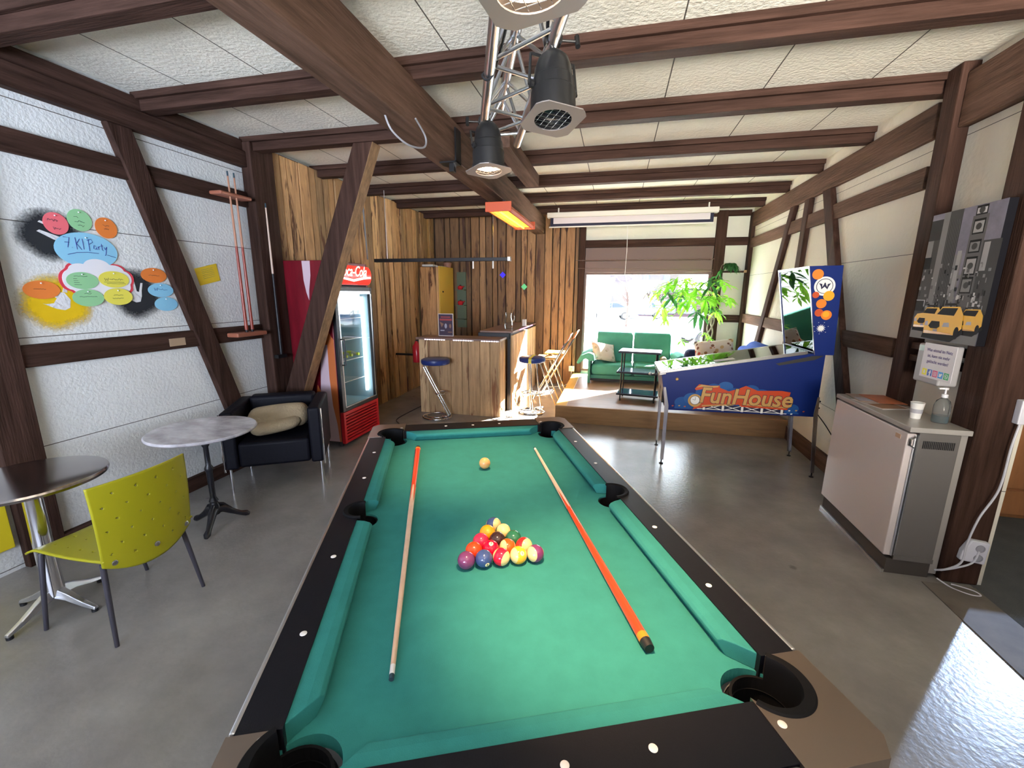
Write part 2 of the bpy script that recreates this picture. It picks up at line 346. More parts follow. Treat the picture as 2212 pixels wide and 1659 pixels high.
# right wall timbers
XT = XR-0.04
trim([TIMB['gy']], lambda b: b.box(XT,XR,3.72,YB,2.68,2.90))
trim([TIMB['gy']], lambda b: b.box(XT,XR,3.72,YB,2.365,2.51))
trim([TIMB['gy']], lambda b: b.box(XT,XR,3.72,YB,1.20,1.34))
trim([TIMB['gy']], lambda b: b.box(XT,XR,2.78,5.40,0,0.16))
XS = XR-0.052
trim([TIMB['z']], lambda b: b.prism([(6.02,2.68),(6.15,2.68),(7.24,0.22),(7.10,0.22)], XS, XR, 'x'))
trim([TIMB['z']], lambda b: b.prism([(5.60,2.68),(5.73,2.68),(5.86,0.22),(5.73,0.22)], XS, XR, 'x'))
trim([TIMB['z']], lambda b: b.prism([(5.13,2.68),(5.30,2.68),(4.10,0.16),(3.93,0.16)], XS, XR, 'x'))
trim([TIMB['z']], lambda b: b.box(XR-0.05,XR,7.70,YB,0.22,2.90))
# right posts
trim([TIMB['z']], lambda b: b.box(1.95,2.10,3.46,3.60,0,ZC-0.002), 0.008)
trim([TIMB['gy']], lambda b: b.box(1.98,XR,-3.0,3.46,2.66,2.965), 0.008)
trim([TIMB['z']], lambda b: b.box(1.95,2.135,2.765,2.96,0,2.66), 0.01)
trim([TIMB['y']], lambda b: (b.box(1.97,XR,2.96,3.46,1.30,1.345), b.box(1.97,XR,2.96,3.46,1.22,1.26)), 0.003)
# back wall timbers
YT = YB-0.04
trim([TIMB['x']], lambda b: b.box(-0.60,2.0,YT,YB,2.415,2.54))
trim([TIMB['x']], lambda b: b.box(-0.60,2.0,YT,YB,2.86,2.95))
trim([TIMB['x']], lambda b: b.box(1.66,2.0,YT,YB,1.19,1.31))
trim([TIMB['z']], lambda b: b.box(1.50,1.66,YT-0.02,YB,0.22,2.95))
trim([TIMB['z']], lambda b: b.box(-0.66,-0.565,YT-0.01,YB,0.22,2.9))
# plank claddings: left wall from the corner post to the back, and back wall
def planks(name, m, along, a0, a1, face, z0, z1, sgn):
    b = MB(); a = a0
    while a < a1-0.02:
        wd = min(random.uniform(0.09,0.20), a1-a); r = random.random()*0.98
        d = random.uniform(0.018,0.05); e0, e1 = random.uniform(-0.006,0.006), random.uniform(-0.006,0.006)
        n = 7; L1 = []; L2 = []
        for i in range(n+1):
            z = z0+(z1-z0)*i/n
            L1.append((a+0.004+random.uniform(0,0.010), z)); L2.append((a+wd-0.004-random.uniform(0,0.010), z))
        for i in range(n):
            q = [L1[i],L2[i],L2[i+1],L1[i+1]]
            def P(p, t):
                return (face+sgn*t, p[0], p[1]) if along == 'y' else (p[0], face+sgn*t, p[1])
            F = [b.v(P(p,d)) for p in q]; K = [b.v(P(p,0)) for p in q]
            b.f(F, r); b.f([K[0],K[3],F[3],F[0]], r); b.f([K[2],K[1],F[1],F[2]], r)
            if i == n-1: b.f([K[3],K[2],F[2],F[3]], r)
        a += wd
    return struct(b.build(name, m))
b = MB(); b.box(XL,-3.385,3.86,YB,0,ZC-0.03); struct(b.build('wall_left', mat('dark_backing',(0.03,0.018,0.01),0.9)))
planks('trim_91', PLZ, 'y', 3.86, YB-0.06, -3.385, 0, 2.985, 1)
b = MB(); b.box(-3.43,-0.66,YB-0.04,YB,0,ZC-0.03); struct(b.build('wall_back', mat('dark_backing',(0.03,0.018,0.01),0.9)))
planks('trim_92', plank_mat('dark_rough_planks', (6,6,0.8), (0.40,0.235,0.115), (0.07,0.03,0.018)), 'x', -3.34, -0.67, YB-0.04, 0, 2.985, -1)

# window: frame, roller-box panel, pane, sill
m_frame = mat('brown_window_paint',(0.12,0.07,0.055),0.5)
wn = MB()
wn.box(-0.57,-0.53,YB-0.02,YB+0.06,0.26,2.0); wn.box(1.455,1.50,YB-0.02,YB+0.06,0.26,2.0); wn.box(-0.53,1.455,YB-0.02,YB+0.06,1.965,2.0); wn.box(-0.53,1.455,YB-0.02,YB+0.06,0.26,0.30)
wo = struct(wn.build('window_1', m_frame, bevel=0.004))
b = MB(); b.box(-0.56,1.49,YB-0.07,YB,2.0,2.19); b.box(-0.56,1.49,YB-0.05,YB,2.195,2.41); b.build('roller_box', m_frame, wo, bevel=0.004)
gm = bpy.data.materials.new('window_pane'); gm.use_nodes = True; nt = gm.node_tree; nt.nodes.remove(nt.nodes['Principled BSDF'])
tr = nd(nt,'ShaderNodeBsdfTransparent'); gl = nd(nt,'ShaderNodeBsdfGlossy', i_Roughness=0.02); mx = nd(nt,'ShaderNodeMixShader'); mx.inputs[0].default_value = 0.06
nt.links.new(tr.outputs[0], mx.inputs[1]); nt.links.new(gl.outputs[0], mx.inputs[2]); nt.links.new(mx.outputs[0], nt.nodes['Material Output'].inputs[0])
b = MB(); b.box(-0.53,1.455,YB+0.03,YB+0.036,0.30,1.965); b.build('pane', gm, wo)
b = MB(); b.tube([(-0.72,YB-0.12,2.20),(1.5,YB-0.12,2.20)],0.007,8); b.tube([(-0.72,YB-0.12,2.07),(1.5,YB-0.12,2.03)],0.004,6)
for x in (-0.60,1.45): b.box(x-0.008,x+0.008,YB-0.125,YB-0.02,2.19,2.21)
b.build('curtain_rod', m_frame, wo)
# raised wooden platform
m_plat = mat('platform_boards',(0.30,0.20,0.15),0.42,var=0.25,vscale=5,stretch=(0.6,6,6))
m_pine = mat('pine_edge',(0.42,0.25,0.12),0.5,var=0.25,vscale=5,stretch=(0.5,5,5))
m_yel = mat('yellow_pine',(0.72,0.46,0.10),0.35,var=0.15,vscale=4,stretch=(5,0.5,5))
pf = thing('platform','low wooden platform under the window with a yellow edge board','platform',(0.66,6.62,0))
b = MB(); b.box(-1.22,1.32,-1.20,1.15,0.195,0.22)

b.build('deck', m_plat, pf, bevel=0.002)
b = MB(); b.box(-1.36,1.36,-1.235,-1.20,0,0.22); b.build('front_board', m_pine, pf, bevel=0.003)
b = MB(); b.box(-1.36,-1.22,-1.20,1.17,0.193,0.2195); b.box(-1.36,-1.33,-1.20,1.17,0,0.19); b.build('edge_board', m_yel, pf, bevel=0.003)

# ------------------------------------------------------------------ pool table
TA = 0.40424843
TC = Vector((-0.4454,1.5498,0))
def TW(u, v, z):     # table plane (u across, v along, origin as measured) -> world
    return (u*c_(TA)-v*s_(TA), u*s_(TA)+v*c_(TA), z)
pt = thing('pool_table','green-clothed pool table with black rails, racked balls and two cues on it','pool table',TC,TA)
m_cloth = mat('green_cloth',(0.030,0.200,0.190),0.92,var=0.10,vscale=14,bump=0.15,bscale=400,spec=0.15)
m_lam = mat('black_laminate',(0.006,0.006,0.009),0.40,bump=0.05,bscale=300,spec=0.22)
m_cap = mat('bronze_metal_cap',(0.26,0.205,0.17),0.33,metal=0.9)
CP = [(sx*0.487, sy*0.925) for sx in (-1,1) for sy in (-1,1)]; SP = [(-0.512,0.0),(0.512,0.0)]
def cutters(r, ps, z0=0.6, z1=0.9):
    out = []
    for p in ps:
        b = MB(); b.lathe([(r,z0),(r,z1)],40,(p[0],p[1],0)); out.append(b.build('cut', m_black, pt))
    return out
cc = cutters(0.073, CP, 0.70, 0.9); sc = cutters(0.056, SP, 0.70, 0.9)
cc2 = cutters(0.070, [(sx*0.474, sy*0.912) for sx in (-1,1) for sy in (-1,1)], 0.70, 0.9)
b = MB(); b.box(-0.53,0.53,-0.975,0.975,0.745,0.78); bed = b.build('cloth_bed', m_cloth, pt); boolean(bed, cc2+sc)
def cushion(p0, p1, inward, k0, k1):
    p0, p1, inward = Vector(p0), Vector(p1), Vector(inward); t = (p1-p0).normalized()
    prof = [(-0.002,0.826),(0.030,0.826),(0.050,0.822),(0.0575,0.814),(0.0575,0.806),(0.046,0.786),(0.042,0.7802),(-0.002,0.7802)]
    b = MB(); R = []
    for base, k, sg in ((p0,k0,1),(p1,k1,-1)):
        R.append([Vector((*(base + inward*d + t*sg*k*max(d,0)), z)) for d, z in prof])
    b.rings(R); return b.build('cushion', m_cloth, pt, bevel=0.002)
for sx in (-1,1):
    for sy in (-1,1):
        cushion((sx*0.520, sy*0.070), (sx*0.520, sy*0.855), (-sx,0), 0.35, 1.15)
for sy in (-1,1):
    cushion((-0.412, sy*0.963), (0.412, sy*0.963), (0,-sy), 1.15, 1.15)
for sx in (-1,1):
    b = MB(); b.box(min(sx*0.520,sx*0.607),max(sx*0.520,sx*0.607),-0.865,0.865,0.755,0.830); o = b.build('side_rail', m_lam, pt); boolean(o, sc)
    b = MB(); b.box(min(sx*0.606,sx*0.618),max(sx*0.606,sx*0.618),-0.862,0.862,0.775,0.831); b.build('side_trim', m_alu, pt, bevel=0.004)
for sy in (-1,1):
    b = MB(); b.box(-0.42,0.42,min(sy*0.963,sy*1.085),max(sy*0.963,sy*1.085),0.755,0.830); o = b.build('end_rail', m_lam, pt)
    b = MB(); b.box(-0.42,0.42,min(sy*1.084,sy*1.104),max(sy*1.084,sy*1.104),0.765,0.829); b.build('end_trim', m_steel, pt, bevel=0.008, seg=3)
for sx in (-1,1):
    for sy in (-1,1):
        pts = [(0.512,0.866),(0.62,0.866),(0.62,1.068),(0.590,1.106),(0.421,1.106),(0.421,0.955)]
        b = MB(); b.prism([(sx*x, sy*y) for x, y in pts], 0.757, 0.832, 'z'); o = b.build('corner_cap', m_cap, pt, bevel=0.009, seg=3); boolean(o, cc)

m_rub = mat('pocket_rubber',(0.004,0.004,0.005),0.7,spec=0.15)
def pocket(cx, cy, ri, ro, od, half):
    b = MB(); n = 40
    for k in range(n):                                  # bucket wall and floor
        a0, a1 = 2*PI*k/n, 2*PI*(k+1)/n; P = lambda a, r, z: (cx+r*c_(a), cy+r*s_(a), z)
        b.poly3([P(a0,ri,0.772),P(a1,ri,0.772),P(a1,ri*0.9,0.52),P(a0,ri*0.9,0.52)]); b.poly3([P(a0,ri*0.9,0.52),P(a1,ri*0.9,0.52),(cx,cy,0.50)])
        b.poly3([P(a0,ri+0.006,0.772),P(a1,ri+0.006,0.772),P(a1,ri*0.9+0.006,0.50),P(a0,ri*0.9+0.006,0.50)]); b.poly3([P(a0,ri,0.772),P(a1,ri,0.772),P(a1,ri+0.006,0.772),P(a0,ri+0.006,0.772)]); b.poly3([P(a0,ri*0.95,0.742),P(a1,ri*0.95,0.742),P(a1,ri+0.0125,0.742),P(a0,ri+0.0125,0.742)])
    ri_, ro_ = ri, ro; R = []
    for k in range(n+1):
        a = od - half + 2*half*k/n; ro = ri_+0.009+(ro_-ri_)*c_((a-od)/2)**2; prof = [(ri,0.77),(ri,0.826),(ri+0.003,0.834),(ro-0.004,0.8365),(ro,0.832),(ro,0.826),(ri+0.005,0.826),(ri+0.005,0.77)]; R.append([(cx+r*c_(a), cy+r*s_(a), z) for r, z in prof])
    b.rings(R); return b.build('pocket', m_rub, pt, smooth=True)
for x, y in CP: pocket(x, y, 0.064, 0.082, math.atan2(y*0.55, x), 1.72)
for x, y in SP: pocket(x, y, 0.050, 0.062, 0 if x > 0 else PI, 1.62)
m_sight = mat('sight_pearl',(0.85,0.80,0.76),0.3)
sight = None
for u, v in [(sx*0.551, sy*d) for sx in (-1,1) for sy in (-1,1) for d in (0.30,0.62,0.885)] + [(sx*d, sy*1.018) for sy in (-1,1) for sx, d in ((-1,0.17),(1,0.17),(1,0.442),(-1,0.442))] + [(0, -1.018),(0,1.018)]:
    if sight is None:
        b = MB(); b.lathe([(0.0085,0.0),(0.0085,0.0012),(0.006,0.0022),(0.0001,0.0024)],20); sight = b.build('sight', m_sight, pt, smooth=True); o = sight
    else: o = sight.copy(); COL.objects.link(o)
    if abs(v) > 1 and u == 0: o.location = (0.0, v, 0.8295)
    else: o.location = (u, v, 0.8315 if abs(v) > 0.87 else 0.8295)
b = MB()
b.prism([(-0.575,-1.045),(0.575,-1.045),(0.575,1.045),(-0.575,1.045)],0.44,0.745,'z'); cab_ = b.build('cabinet', mat('cabinet_grey',(0.10,0.10,0.115),0.4), pt)
cc3 = cutters(0.078, CP, 0.47, 0.9) + cutters(0.060, SP, 0.47, 0.9); boolean(cab_, cc3)
b = MB()
for sy in (-1,1): b.box(-0.60,0.60,min(sy*1.046,sy*1.085),max(sy*1.046,sy*1.085),0.66,0.757)
for sx in (-1,1): b.box(min(sx*0.576,sx*0.60),max(sx*0.576,sx*0.60),-1.046,1.046,0.66,0.757)
b.build('apron', m_steel, pt, bevel=0.004)
for o in cc+sc+cc2+cc3: bpy.data.objects.remove(o)
for sx in (-1,1):
    for sy in (-1,1):
        b = MB(); b.rings([[(sx*(0.43+dx*0.09), sy*(0.86+dy*0.09), z) for dx, dy in ((-1,-1),(1,-1),(1,1),(-1,1))] for z in (0.03,0.44)]); b.box(sx*0.43-0.06,sx*0.43+0.06,sy*0.86-0.06,sy*0.86+0.06,0,0.03)
        b.build('leg', m_lam, pt, bevel=0.008)

# ---- balls
IV = (0.80,0.56,0.26)
def ball_mat(n, col, stripe):
    name = 'ball_%d' % n
    m = bpy.data.materials.new(name); m.use_nodes = True; nt = m.node_tree; b = nt.nodes['Principled BSDF']; L = nt.links.new
    b.inputs['Roughness'].default_value = 0.12; b.inputs['Coat Weight'].default_value = 0.3
    if not stripe: b.inputs['Base Color'].default_value = (*col,1); return m
    tc = nd(nt,'ShaderNodeTexCoord'); sx = nd(nt,'ShaderNodeSeparateXYZ'); L(tc.outputs['Object'], sx.inputs[0])
    a = nd(nt,'ShaderNodeMath', operation='ABSOLUTE'); L(sx.outputs[2], a.inputs[0])
    l = nd(nt,'ShaderNodeMath', operation='LESS_THAN'); L(a.outputs[0], l.inputs[0]); l.inputs[1].default_value = 0.0150
    mx = nd(nt,'ShaderNodeMixRGB'); L(l.outputs[0], mx.inputs[0]); mx.inputs[1].default_value = (*IV,1); mx.inputs[2].default_value = (*col,1)
    L(mx.outputs[0], b.inputs['Base Color']); return m
YE,BL,RE,PU,OR,GR,MA,BK = (0.85,0.42,0.03),(0.04,0.07,0.20),(0.75,0.03,0.03),(0.16,0.03,0.12),(0.85,0.22,0.02),(0.02,0.13,0.07),(0.50,0.01,0.06),(0.035,0.015,0.015)
BR_ = 0.0286
def pool_ball(n, u, v, col, stripe, label, axis=(0,0,1), numdir=None):
    wx, wy, wz = TW(u, v, 0.78+BR_)
    t = thing('billiard_ball', label, 'billiard ball', (wx,wy,0.78), 0, 'racked billiard balls' if n else None)
    b = MB(); b.sphere((0,0,0), BR_, 40, 24); s = b.build('ball_body', ball_mat(n, col, stripe), t, smooth=True, ang=180)
    s.location = (0,0,BR_); s.rotation_euler = Vector(axis).to_track_quat('Z','Y').to_euler()
    if numdir is not None:
        d = Vector(numdir).normalized(); q = d.to_track_quat('Z','Y'); M = q.to_matrix()
        b = MB(); R = []
        for r in (0.0002,0.004,0.0075): R.append([M @ Vector((r*c_(2*PI*k/20), r*s_(2*PI*k/20), math.sqrt(BR_**2-r*r)+0.0004)) for k in range(20)])
        b.rings(R, False); b.build('number_spot', mat('spot_ivory',(0.88,0.75,0.42),0.2), t, loc=(0,0,BR_), smooth=True)
        text('number', str(n), 0.011, m_black, t, Vector((0,0,BR_))+d*(BR_+0.0003), M @ Vector((1,0,0)), M @ Vector((0,1,0)), 0.0002, bold=0.0004)
    return t
A0 = Vector((0.182,1.443)); RH = BR_*2*math.sqrt(3)/2*1.0
rack = [
 [(10,BL,1,'blue-and-cream striped ball at the apex of the rack',(0.95,-0.25,0.35),None)],
 [(5,(0.90,0.33,0.01),0,'plain orange-yellow ball, left of the two in the second row',None,None),(14,GR,1,'cream ball with only a sliver of green stripe, second row right',(0.25,-0.6,0.75),None)],
 [(3,(0.62,0.02,0.07),0,'crimson ball at the left end of the third row, number spot facing right',None,(0.75,-0.62,0.12)),(8,BK,0,'very dark brown-black ball in the middle of the rack',None,None),(6,GR,0,'plain dark green ball at the right end of the third row',None,None)],
 [(13,(0.80,0.06,0.01),0,'plain scarlet ball at the left end of the fourth row',None,None),(7,(0.66,0.0,0.03),0,'deep red ball with its number spot near the top, fourth row',None,(0.15,-0.35,0.92)),(15,(0.80,0.09,0.01),1,'cream ball with an orange-red stripe on its right side, fourth row',(-0.80,-0.62,0.25),None),(11,(0.72,0.02,0.02),1,'cream ball with a red stripe on its left, right end of the fourth row',(0.80,-0.5,0.35),None)],
 [(4,(0.17,0.04,0.13),0,'plain plum-purple ball at the near left corner of the rack',None,None),(2,BL,0,'dark blue ball with a cream number spot low on its right side, front row',None,(0.62,-0.72,-0.22)),(9,(0.70,0.01,0.04),1,'red-striped cream ball in the centre of the front row',(0.93,-0.30,-0.1),None),(1,YE,1,'yellow-orange striped cream ball, fourth from the left in the front row',(-0.72,-0.62,0.2),(0.55,-0.5,0.62)),(12,PU,1,'cream ball with a plum stripe on its right edge, near right corner of the rack',(-0.55,-0.72,0.2),None)],
]
for i, row in enumerate(rack):
    for j, (n, col, st, lab, ax, nm) in enumerate(row):
        u = A0.x + (j - i/2)*BR_*2.004; v = A0.y - i*RH*1.004
        pool_ball(n, u, v, col, st, lab, ax or (0,0,1), nm)
cb = pool_ball(0, 0.213, 2.037, (0.80,0.38,0.13), 0, 'lone cream cue ball beyond the rack'); cb.name = 'cue_ball'

# ---- cues on the table
m_shaft = mat('maple_shaft',(0.72,0.48,0.34),0.35,var=0.12,vscale=20,stretch=(1,1,1))
m_redbutt = mat('red_lacquer',(0.62,0.05,0.015),0.18,coat=0.6)
m_orange = mat('orange_band',(0.85,0.20,0.02),0.25); m_ferr = mat('white_ferrule',(0.78,0.74,0.74),0.4); m_tip = mat('cue_tip',(0.02,0.05,0.07),0.8)
def cue(tip, butt, label, redlen=0.62, group='pool cues lying on the table'):
    tip, butt = Vector(tip), Vector(butt); d = (butt-tip); Ln = d.length; d.normalize()
    t = thing('pool_cue', label, 'pool cue', (tip+butt)/2, 0, group); O = (tip+butt)/2
    def seg(name, a, c, ra, rb, m, n=2):
        b = MB(); b.tube([tip+d*(a+(c-a)*i/n)-O for i in range(n+1)], [ra+(rb-ra)*i/n for i in range(n+1)], 16); return b.build(name, m, t, smooth=True)
    seg('tip', 0, 0.012, 0.0058, 0.0062, m_tip); seg('ferrule', 0.012, 0.038, 0.0062, 0.0063, m_ferr)
    jb = Ln-redlen
    seg('shaft', 0.038, jb, 0.0063, 0.0063+0.0077*(jb/Ln), m_shaft, 4)
    r1 = 0.0140*0.78
    seg('butt', jb, Ln-0.045, 0.0063+0.0077*(jb/Ln), 0.0145, m_redbutt, 4)
    seg('band', Ln-0.045, Ln-0.025, 0.01455, 0.0147, m_orange); seg('bumper', Ln-0.025, Ln, 0.0147, 0.0125, m_black)
    # painted points running from the butt up into the pale shaft
    x = d.cross(Vector((0,0,1))).normalized(); y = x.cross(d).normalized()
    b = MB()
    for k in range(4):
        a = PI/4+k*PI/2
        rr = 0.0063+0.0077*(jb/Ln)+0.0002
        P = lambda al, off, r: tip+d*al+(x*c_(a+off)+y*s_(a+off))*r-O
        b.poly3([P(jb+0.002,-0.6,rr*1.02), P(jb+0.002,0,rr*1.03), P(jb+0.002,0.6,rr*1.02), P(jb-0.17,0.0,rr*0.93)])
    b.build('inlay_point', m_redbutt, t)
    return t
cue(TW(-0.130,0.854,0.7872), TW(-0.132,2.354,0.7955), 'left cue, tip towards the near end and red butt at the far end', 0.5)
cue(TW(0.524,2.267,0.7872), TW(0.493,0.830,0.7955), 'right cue, red butt with black bumper at the near right corner', 0.72)

# ================================================================== lighting truss and stage lamps
D = Vector((-0.335,0.942,0)); D.normalize()
def chordL(y): return Vector((-0.41-0.353*(y-1.48), y, 2.50))
def chordR(y): return Vector((-0.212-0.353*(y-1.53), y, 2.50))
def chordT(y): return Vector((-0.45-0.355*(y-1.92), y, 2.675))
tr_ = thing('lighting_truss','aluminium triangular lighting truss hanging below the ceiling','truss',(0,0,0))
for fn, y1 in ((chordL,2.52),(chordR,2.66),(chordT,2.60)):
    b = MB(); b.tube([fn(-0.6),fn(y1)],0.0215,20); b.build('chord', m_alu, tr_, smooth=True)
y = -0.45; k = 0
while y < 2.45:
    for A, B in ((chordL,chordR),(chordL,chordT),(chordR,chordT)):
        b = MB(); a0, a1 = (A(y), B(y+0.16)) if k % 2 == 0 else (B(y), A(y+0.16)); b.tube([a0,a1],0.008,10); b.build('diagonal_brace', m_alu, tr_, smooth=True)
    y += 0.185; k += 1
for A, B in ((chordL,chordR),(chordL,chordT),(chordR,chordT)):
    b = MB(); b.tube([A(2.49),B(2.49)],0.008,10); b.build('end_brace', m_alu, tr_, smooth=True)
for yy in (0.93,1.85):
    b = MB(); p = chordT(yy); b.tube([p+Vector((0,0,0.015)), (p.x,yy,3.0)],0.003,6); b.build('hanging_wire', m_steel, tr_)
b = MB(); 
def wig(pts, r, n=8):
    out = []
    P = [Vector(p) for p in pts]
    for i in range(len(P)-1):
        p0 = P[max(i-1,0)]; p1 = P[i]; p2 = P[i+1]; p3 = P[min(i+2,len(P)-1)]
        for k in range(n):
            t = k/n; out.append(0.5*((2*p1)+(-p0+p2)*t+(2*p0-5*p1+4*p2-p3)*t*t+(-p0+3*p1-3*p2+p3)*t**3))
    out.append(P[-1]); return out
cl = chordL(1.75)
cab = wig([chordT(1.15)+Vector((0.01,0,-0.03)), chordT(1.3)+Vector((0.0,0,-0.09)), chordL(1.55)+Vector((0.06,0,0.05)), chordL(1.78)+Vector((0.024,0,0.0)), chordL(1.82)+Vector((-0.005,0,-0.027)), chordL(1.83)+Vector((-0.03,0,-0.005)), chordL(1.86)+Vector((0.0,0,0.027))], 0)
b.tube(cab,0.005,8); tag(b.build('power_cable', m_black, None, smooth=True),'black power cable looped around the left tube of the aluminium truss','cable')
b = MB(); b.tube(wig([chordT(1.1)+Vector((0.02,0,-0.02)), chordT(1.3)+Vector((0.06,0,-0.07)), chordR(1.6)+Vector((-0.03,0,0.03)), chordR(1.66)+Vector((0.0,0,-0.028))],0),0.006,8)
tag(b.build('power_cable', m_black, None, smooth=True),'black power cable crossing the truss down to the unlit middle lamp','cable')

m_frame_st = mat('lamp_frame_plate',(0.33,0.30,0.30),0.42,metal=0.75)
m_hot = mat('lamp_glow',(1,0.7,0.4),0.4,emit=(1.0,0.66,0.42),estr=4.0)
m_warmvent = mat('vent_glow',(1,0.5,0.3),0.4,emit=(1.0,0.50,0.28),estr=1.6)
m_lens = mat('dark_lens',(0.01,0.012,0.016),0.08)
def par(label, plate, top, lit, spin, clampat, knobside, aim=None):
    plate, top = Vector(plate), Vector(top); ax = (top-plate).normalized()
    q = ax.to_track_quat('Z','Y') @ Euler((0,0,spin)).to_quaternion()
    t = thing('stage_lamp', label, 'stage light', plate, 0, 'stage lamps on the truss')
    Mx = q.to_matrix().to_4x4()
    def bl(b, n, m, **k):
        o = b.build(n, m, t, **k); o.rotation_euler = q.to_euler(); o.scale = (0.83,0.83,0.83); return o
    b = MB(); b.lathe([(0.001,0.04),(0.05,0.04),(0.079,0.035),(0.080,0.003),(0.094,0.003),(0.094,0.025),(0.090,0.027),(0.088,0.10),(0.085,0.104),(0.082,0.145),(0.077,0.15),(0.073,0.19),(0.060,0.225),(0.036,0.25),(0.012,0.258),(0.0001,0.259)],40)
    bl(b,'housing',m_bmet,smooth=True,ang=30)
    # octagonal gel frame with a round opening
    b = MB(); n = 32; W, cut = 0.108, 0.032; octp = []
    for k in range(n):
        a = 2*PI*k/n; dx, dy = c_(a), s_(a); r = min(W/max(abs(dx),1e-6), W/max(abs(dy),1e-6), (2*W-cut)/(abs(dx)+abs(dy))); octp.append((dx*r, dy*r))
    for z0, z1 in ((-0.004,0.0),):
        R = [[(0.074*c_(2*PI*k/n),0.074*s_(2*PI*k/n),z0) for k in range(n)],[(x,y_,z0) for x,y_ in octp],[(x,y_,z1) for x,y_ in octp],[(0.074*c_(2*PI*k/n),0.074*s_(2*PI*k/n),z1) for k in range(n)]]
        b.rings(R, False, True)
    bl(b,'gel_frame',m_frame_st)
    b = MB()
    for k in range(-2,3):
        h = 0.027*k; L_ = math.sqrt(0.078**2-h*h)
        b.tube([(-L_,h,0.002),(0,h,0.002+0.0),(L_,h,0.002)],0.0011,5); b.tube([(h,-L_,0.004),(h,L_,0.004)],0.0011,5)
    bl(b,'grille',m_steel)
    b = MB(); b.lathe([(0.079,0.022),(0.055,0.014),(0.0001,0.008)],32); bl(b,'lens', m_hot if lit else m_lens, smooth=True)
    if lit:
        b = MB()
        for k in range(9): b.box(-0.0185+k*0.0042,-0.016+k*0.0042,-0.0815,-0.0775,0.150,0.180)
        o = bl(b,'vent_slots',m_warmvent); o.location = (0,0,0)
    for sd in (-1,1):
        b = MB(); b.lathe([(0.015,0),(0.015,0.012),(0.006,0.014),(0.006,0.02)],12,(0,0,0),Matrix.Translation((sd*0.088,0,0.115)) @ Euler((0,sd*PI/2,0)).to_matrix().to_4x4()); bl(b,'side_knob',m_bmet)
    # yoke, reaching from the pivots to the clamp
    cl_ = Vector(clampat)-plate; X = q @ Vector((1,0,0)); up = ax
    pl, pr_ = X*-0.086+up*0.095, X*0.086+up*0.095; top_ = cl_ + Vector((0,0,-0.06))
    b = MB(); tl, tr2 = top_-X*0.083, top_+X*0.083
    b.tube([pl,tl],0.005,6); b.tube([pr_,tr2],0.005,6); b.tube([tl,tr2],0.006,6); b.build('yoke', m_bmet, t)
    b = MB(); c = cl_; Dn = D
    R = []
    for k in range(15):
        a = -0.2*PI+1.4*PI*k/14
        side = D.cross(Vector((0,0,1))).normalized(); dirv = side*c_(a)+Vector((0,0,1))*s_(a)
        R.append([c+dirv*r+Dn*w_ for r, w_ in ((0.0235,-0.014),(0.031,-0.014),(0.031,0.014),(0.0235,0.014))])
    b.rings(R); b.tube([c-Vector((0,0,0.022)), top_],0.007,8); b.build('hook_clamp', m_bmet, t)
    side = D.cross(Vector((0,0,1))).normalized()*knobside
    b = MB(); b.tube([c+side*0.028, c+side*0.085],0.0045,8); b.tube([c+side*0.085-Vector((0,0,0.02))-D*0.01, c+side*0.085+Vector((0,0,0.02))+D*0.01],0.009,8); b.build('clamp_screw', m_bmet, t)
    if lit:
        light('stage_lamp_beam','SPOT',plate-ax*0.02, lit, (1.0,0.62,0.31), (Vector(aim)-plate) if aim else -ax, spot_size=math.radians(50), spot_blend=0.9, shadow_soft_size=0.05)
    return t
L3 = par('lit stage lamp furthest from the camera, at the far end of the truss', (-0.615,2.09,2.215), (-0.626,2.105,2.475), 85, 0.25, chordL(2.30), -1, (-0.64,2.05,0.78))
L2 = par('unlit black stage lamp, middle of the three on the truss', (-0.235,1.55,2.215), (-0.246,1.59,2.46), 0, 0.35, chordR(1.66), 1)
L1 = par('lit stage lamp nearest the camera, cut off by the top of the picture', (-0.168,0.83,2.160), (-0.190,0.835,2.43), 135, 0.1, chordL(0.93), 1, (0.0,1.17,0.78))

# ================================================================== infrared heater on the beam
m_hred = mat('heater_red',(0.55,0.10,0.04),0.35); m_hglow = mat('heater_glow',(1,0.5,0.05),0.4,emit=(1.0,0.34,0.02),estr=2.2)
m_htube = mat('heater_tube',(1,0.7,0.1),0.4,emit=(1.0,0.75,0.02),estr=5.0)
ht = thing('infrared_heater','glowing orange infrared heater bar mounted under the ceiling beam','heater',(-1.235,5.20,2.475))
b = MB(); b.rings([[(x,y_,z) for x,z in ((-0.115,0.0),(-0.128,0.03),(-0.115,0.065),(-0.06,0.09),(0.06,0.09),(0.115,0.065),(0.128,0.03),(0.115,0.0),(0.10,0.0),(0.095,0.03),(-0.095,0.03),(-0.10,0.0))] for y_ in (-0.66,0.66)]); b.build('housing', m_hred, ht, smooth=True)
b = MB(); b.box(-0.095,0.095,-0.64,0.64,0.024,0.029); b.build('reflector', m_hglow, ht)
b = MB(); b.tube([(-0.0,-0.60,0.008),(0.0,0.60,0.008)],0.011,10); b.build('heating_tube', m_htube, ht, smooth=True)
b = MB(); b.box(-0.14,0.14,-0.672,-0.655,-0.004,0.094); b.box(-0.14,0.14,0.655,0.672,-0.004,0.094); b.build('end_cap', m_hred, ht, bevel=0.006)
b = MB(); b.box(-0.05,-0.02,-0.30,-0.27,0.09,0.18); b.box(-0.05,-0.02,0.27,0.30,0.09,0.18); b.build('mounting_bracket', m_bmet, ht)

